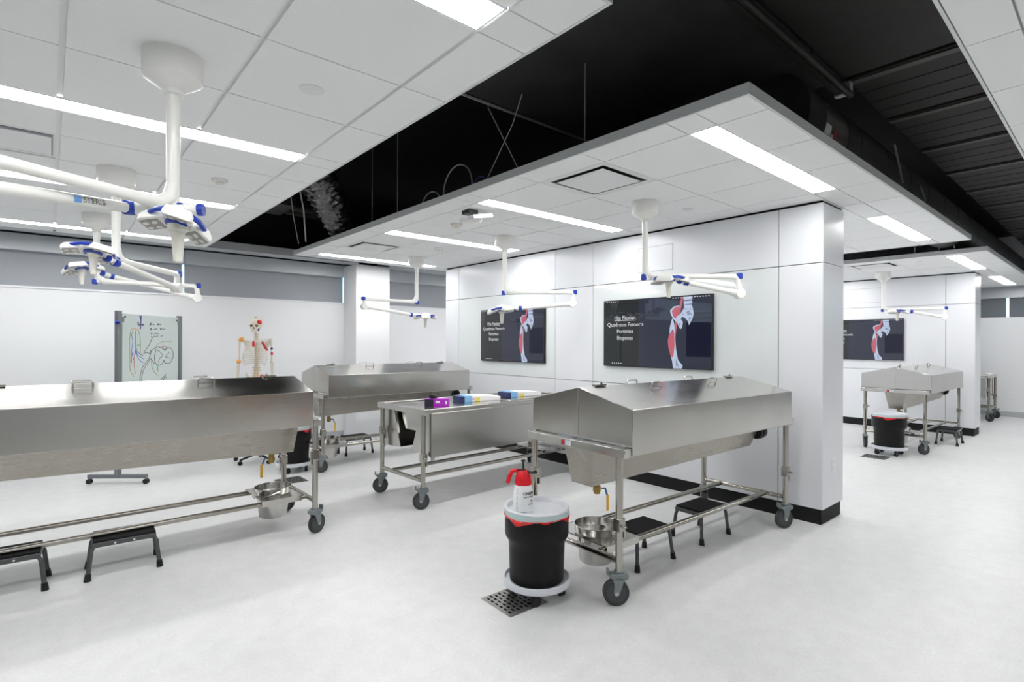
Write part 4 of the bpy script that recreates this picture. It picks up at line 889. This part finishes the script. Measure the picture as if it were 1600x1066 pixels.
for sg in (-1, 1):
    MB().tube([(sg * 0.02, -0.108, 1.507), (sg * 0.08, -0.10, 1.522), (sg * 0.15, -0.03, 1.535), (sg * 0.172, 0.0, 1.54)], 0.0075, 8).build('collarbone', 'bone_white', t)
    MB().prism([(sg * 0.085, 1.50), (sg * 0.155, 1.525), (sg * 0.16, 1.49), (sg * 0.115, 1.40)], 0.085, 0.092, 'y').build('shoulder_blade', 'bone_white', t)
    MB().ell((sg * 0.178, 0.0, 1.525), 0.024, 12, 8).tube([(sg * 0.180, 0, 1.515), (sg * 0.188, 0.0, 1.40), (sg * 0.190, 0, 1.265)], [0.016, 0.0115, 0.015], 10).ell((sg * 0.19, 0, 1.255), (0.026, 0.018, 0.018), 12, 8).build('upper_arm_bone', 'bone_white', t)
    MB().tube([(sg * 0.182, 0, 1.25), (sg * 0.19, -0.01, 1.12), (sg * 0.19, -0.015, 1.00)], [0.012, 0.008, 0.010], 8).tube([(sg * 0.203, 0, 1.25), (sg * 0.207, -0.01, 1.12), (sg * 0.205, -0.015, 1.00)], [0.010, 0.008, 0.012], 8).build('forearm_bone', 'bone_white', t)
    hnd = MB()
    for f in range(5):
        for s_i, (z0, z1) in enumerate(((0.97, 0.92), (0.915, 0.885), (0.88, 0.86))):
            if f == 0 and s_i == 2: continue
            xx = sg * (0.182 + 0.009 * f); spread = sg * 0.002 * (f - 2) * (s_i + 1)
            hnd.cyl((xx + spread, -0.02 - (0.012 if f == 0 else 0) * s_i, z0), (xx + spread * 1.5, -0.022 - (0.012 if f == 0 else 0) * (s_i + 1), z1), 0.0045, 0.0035, 6)
    hnd.build('hand_bones', 'bone_white', t)
    MB().loft([[(sg * (0.02 + 0.095 * sin(a) ), 0.035 - 0.075 * (1 - cos(a)) * 0.6 , 0.985 + 0.14 * sin(a) * (1 if a < 2 else .8) + off) for a in (0.1, 0.5, 0.9, 1.3, 1.7, 2.1, 2.6)] + [(sg * (0.02 + 0.080 * sin(a)), 0.045 - 0.070 * (1 - cos(a)) * 0.6, 0.965 + 0.10 * sin(a) + off) for a in (2.6, 2.1, 1.7, 1.3, 0.9, 0.5, 0.1)] for off in (0, 0.006)]).build('hip_bone', 'bone_white', t)
    MB().ell((sg * 0.092, -0.005, 0.945), 0.024, 12, 8).tube([(sg * 0.092, -0.005, 0.945), (sg * 0.125, 0, 0.92), (sg * 0.105, 0, 0.70), (sg * 0.085, 0, 0.53)], [0.015, 0.016, 0.013, 0.02], 10).ell((sg * 0.085, 0, 0.525), (0.034, 0.028, 0.022), 12, 8).build('thigh_bone', 'bone_white', t)
    MB().tube([(sg * 0.082, 0, 0.50), (sg * 0.08, 0, 0.33), (sg * 0.08, 0, 0.17)], [0.026, 0.013, 0.016], 10).tube([(sg * 0.11, 0.005, 0.49), (sg * 0.108, 0.005, 0.16)], 0.008, 8).build('shin_bone', 'bone_white', t)
    MB().ell((sg * 0.085, 0.025, 0.145), (0.025, 0.045, 0.022), 12, 8).loft([[(sg * 0.06, -0.01, 0.15), (sg * 0.115, -0.01, 0.15), (sg * 0.115, -0.01, 0.13), (sg * 0.06, -0.01, 0.13)], [(sg * 0.055, -0.15, 0.132), (sg * 0.13, -0.14, 0.132), (sg * 0.13, -0.14, 0.122), (sg * 0.055, -0.15, 0.122)]]).build('foot_bones', 'bone_white', t)
MB().loft([[(-0.045, 0.05, 1.03), (0.045, 0.05, 1.03), (0.045, 0.075, 1.03), (-0.045, 0.075, 1.03)], [(-0.012, 0.075, 0.93), (0.012, 0.075, 0.93), (0.012, 0.09, 0.93), (-0.012, 0.09, 0.93)]]).build('sacrum', 'bone', t)
MB().ell((-0.150, -0.03, 1.53), (0.036, 0.030, 0.028), 12, 8).ell((-0.19, -0.005, 1.258), (0.030, 0.022, 0.02), 12, 8).ell((0.0, -0.02, 1.05), (0.05, 0.03, 0.018), 10, 6).build('orange_patch', 'paint_orange', t)
rp = MB().ell((0.005, -0.125, 1.47), (0.016, 0.012, 0.05), 10, 6)
for k in range(4): rp.ell((0.095 + 0.012 * k, -0.06 + 0.02 * k, 1.49 - 0.028 * k), (0.016, 0.016, 0.018), 8, 6)
rp.ell((0.075, -0.02, 1.065), (0.022, 0.02, 0.035), 10, 6).ell((0.19, -0.002, 1.355), (0.015, 0.015, 0.028), 10, 6).build('red_patch', 'paint_red', t)
MB().ell((0.187, -0.002, 1.42), (0.0155, 0.0155, 0.020), 10, 6).build('blue_patch', 'paint_blue', t)
MB().cyl((0, 0.115, 0.08), (0, 0.115, 1.0), 0.012).cyl((0, 0.115, 1.0), (0, 0.06, 1.0), 0.010).build('stand_pole', 'steel_tube', t)
for k in range(5):
    a = 2 * pi * k / 5 + 0.4; ex, ey = 0.27 * cos(a), 0.115 + 0.27 * sin(a)
    lg = MB().tube([(0, 0.115, 0.10), (ex, ey, 0.065)], [0.018, 0.012], 8).build('stand_leg', 'black_plastic', t)
    MB().cyl((ex, ey - 0.012, 0.026), (ex, ey + 0.012, 0.026), 0.026, seg=16).cyl((ex, ey, 0.03), (ex, ey, 0.065), 0.008, seg=8).build('wheel', 'black_plastic', lg)
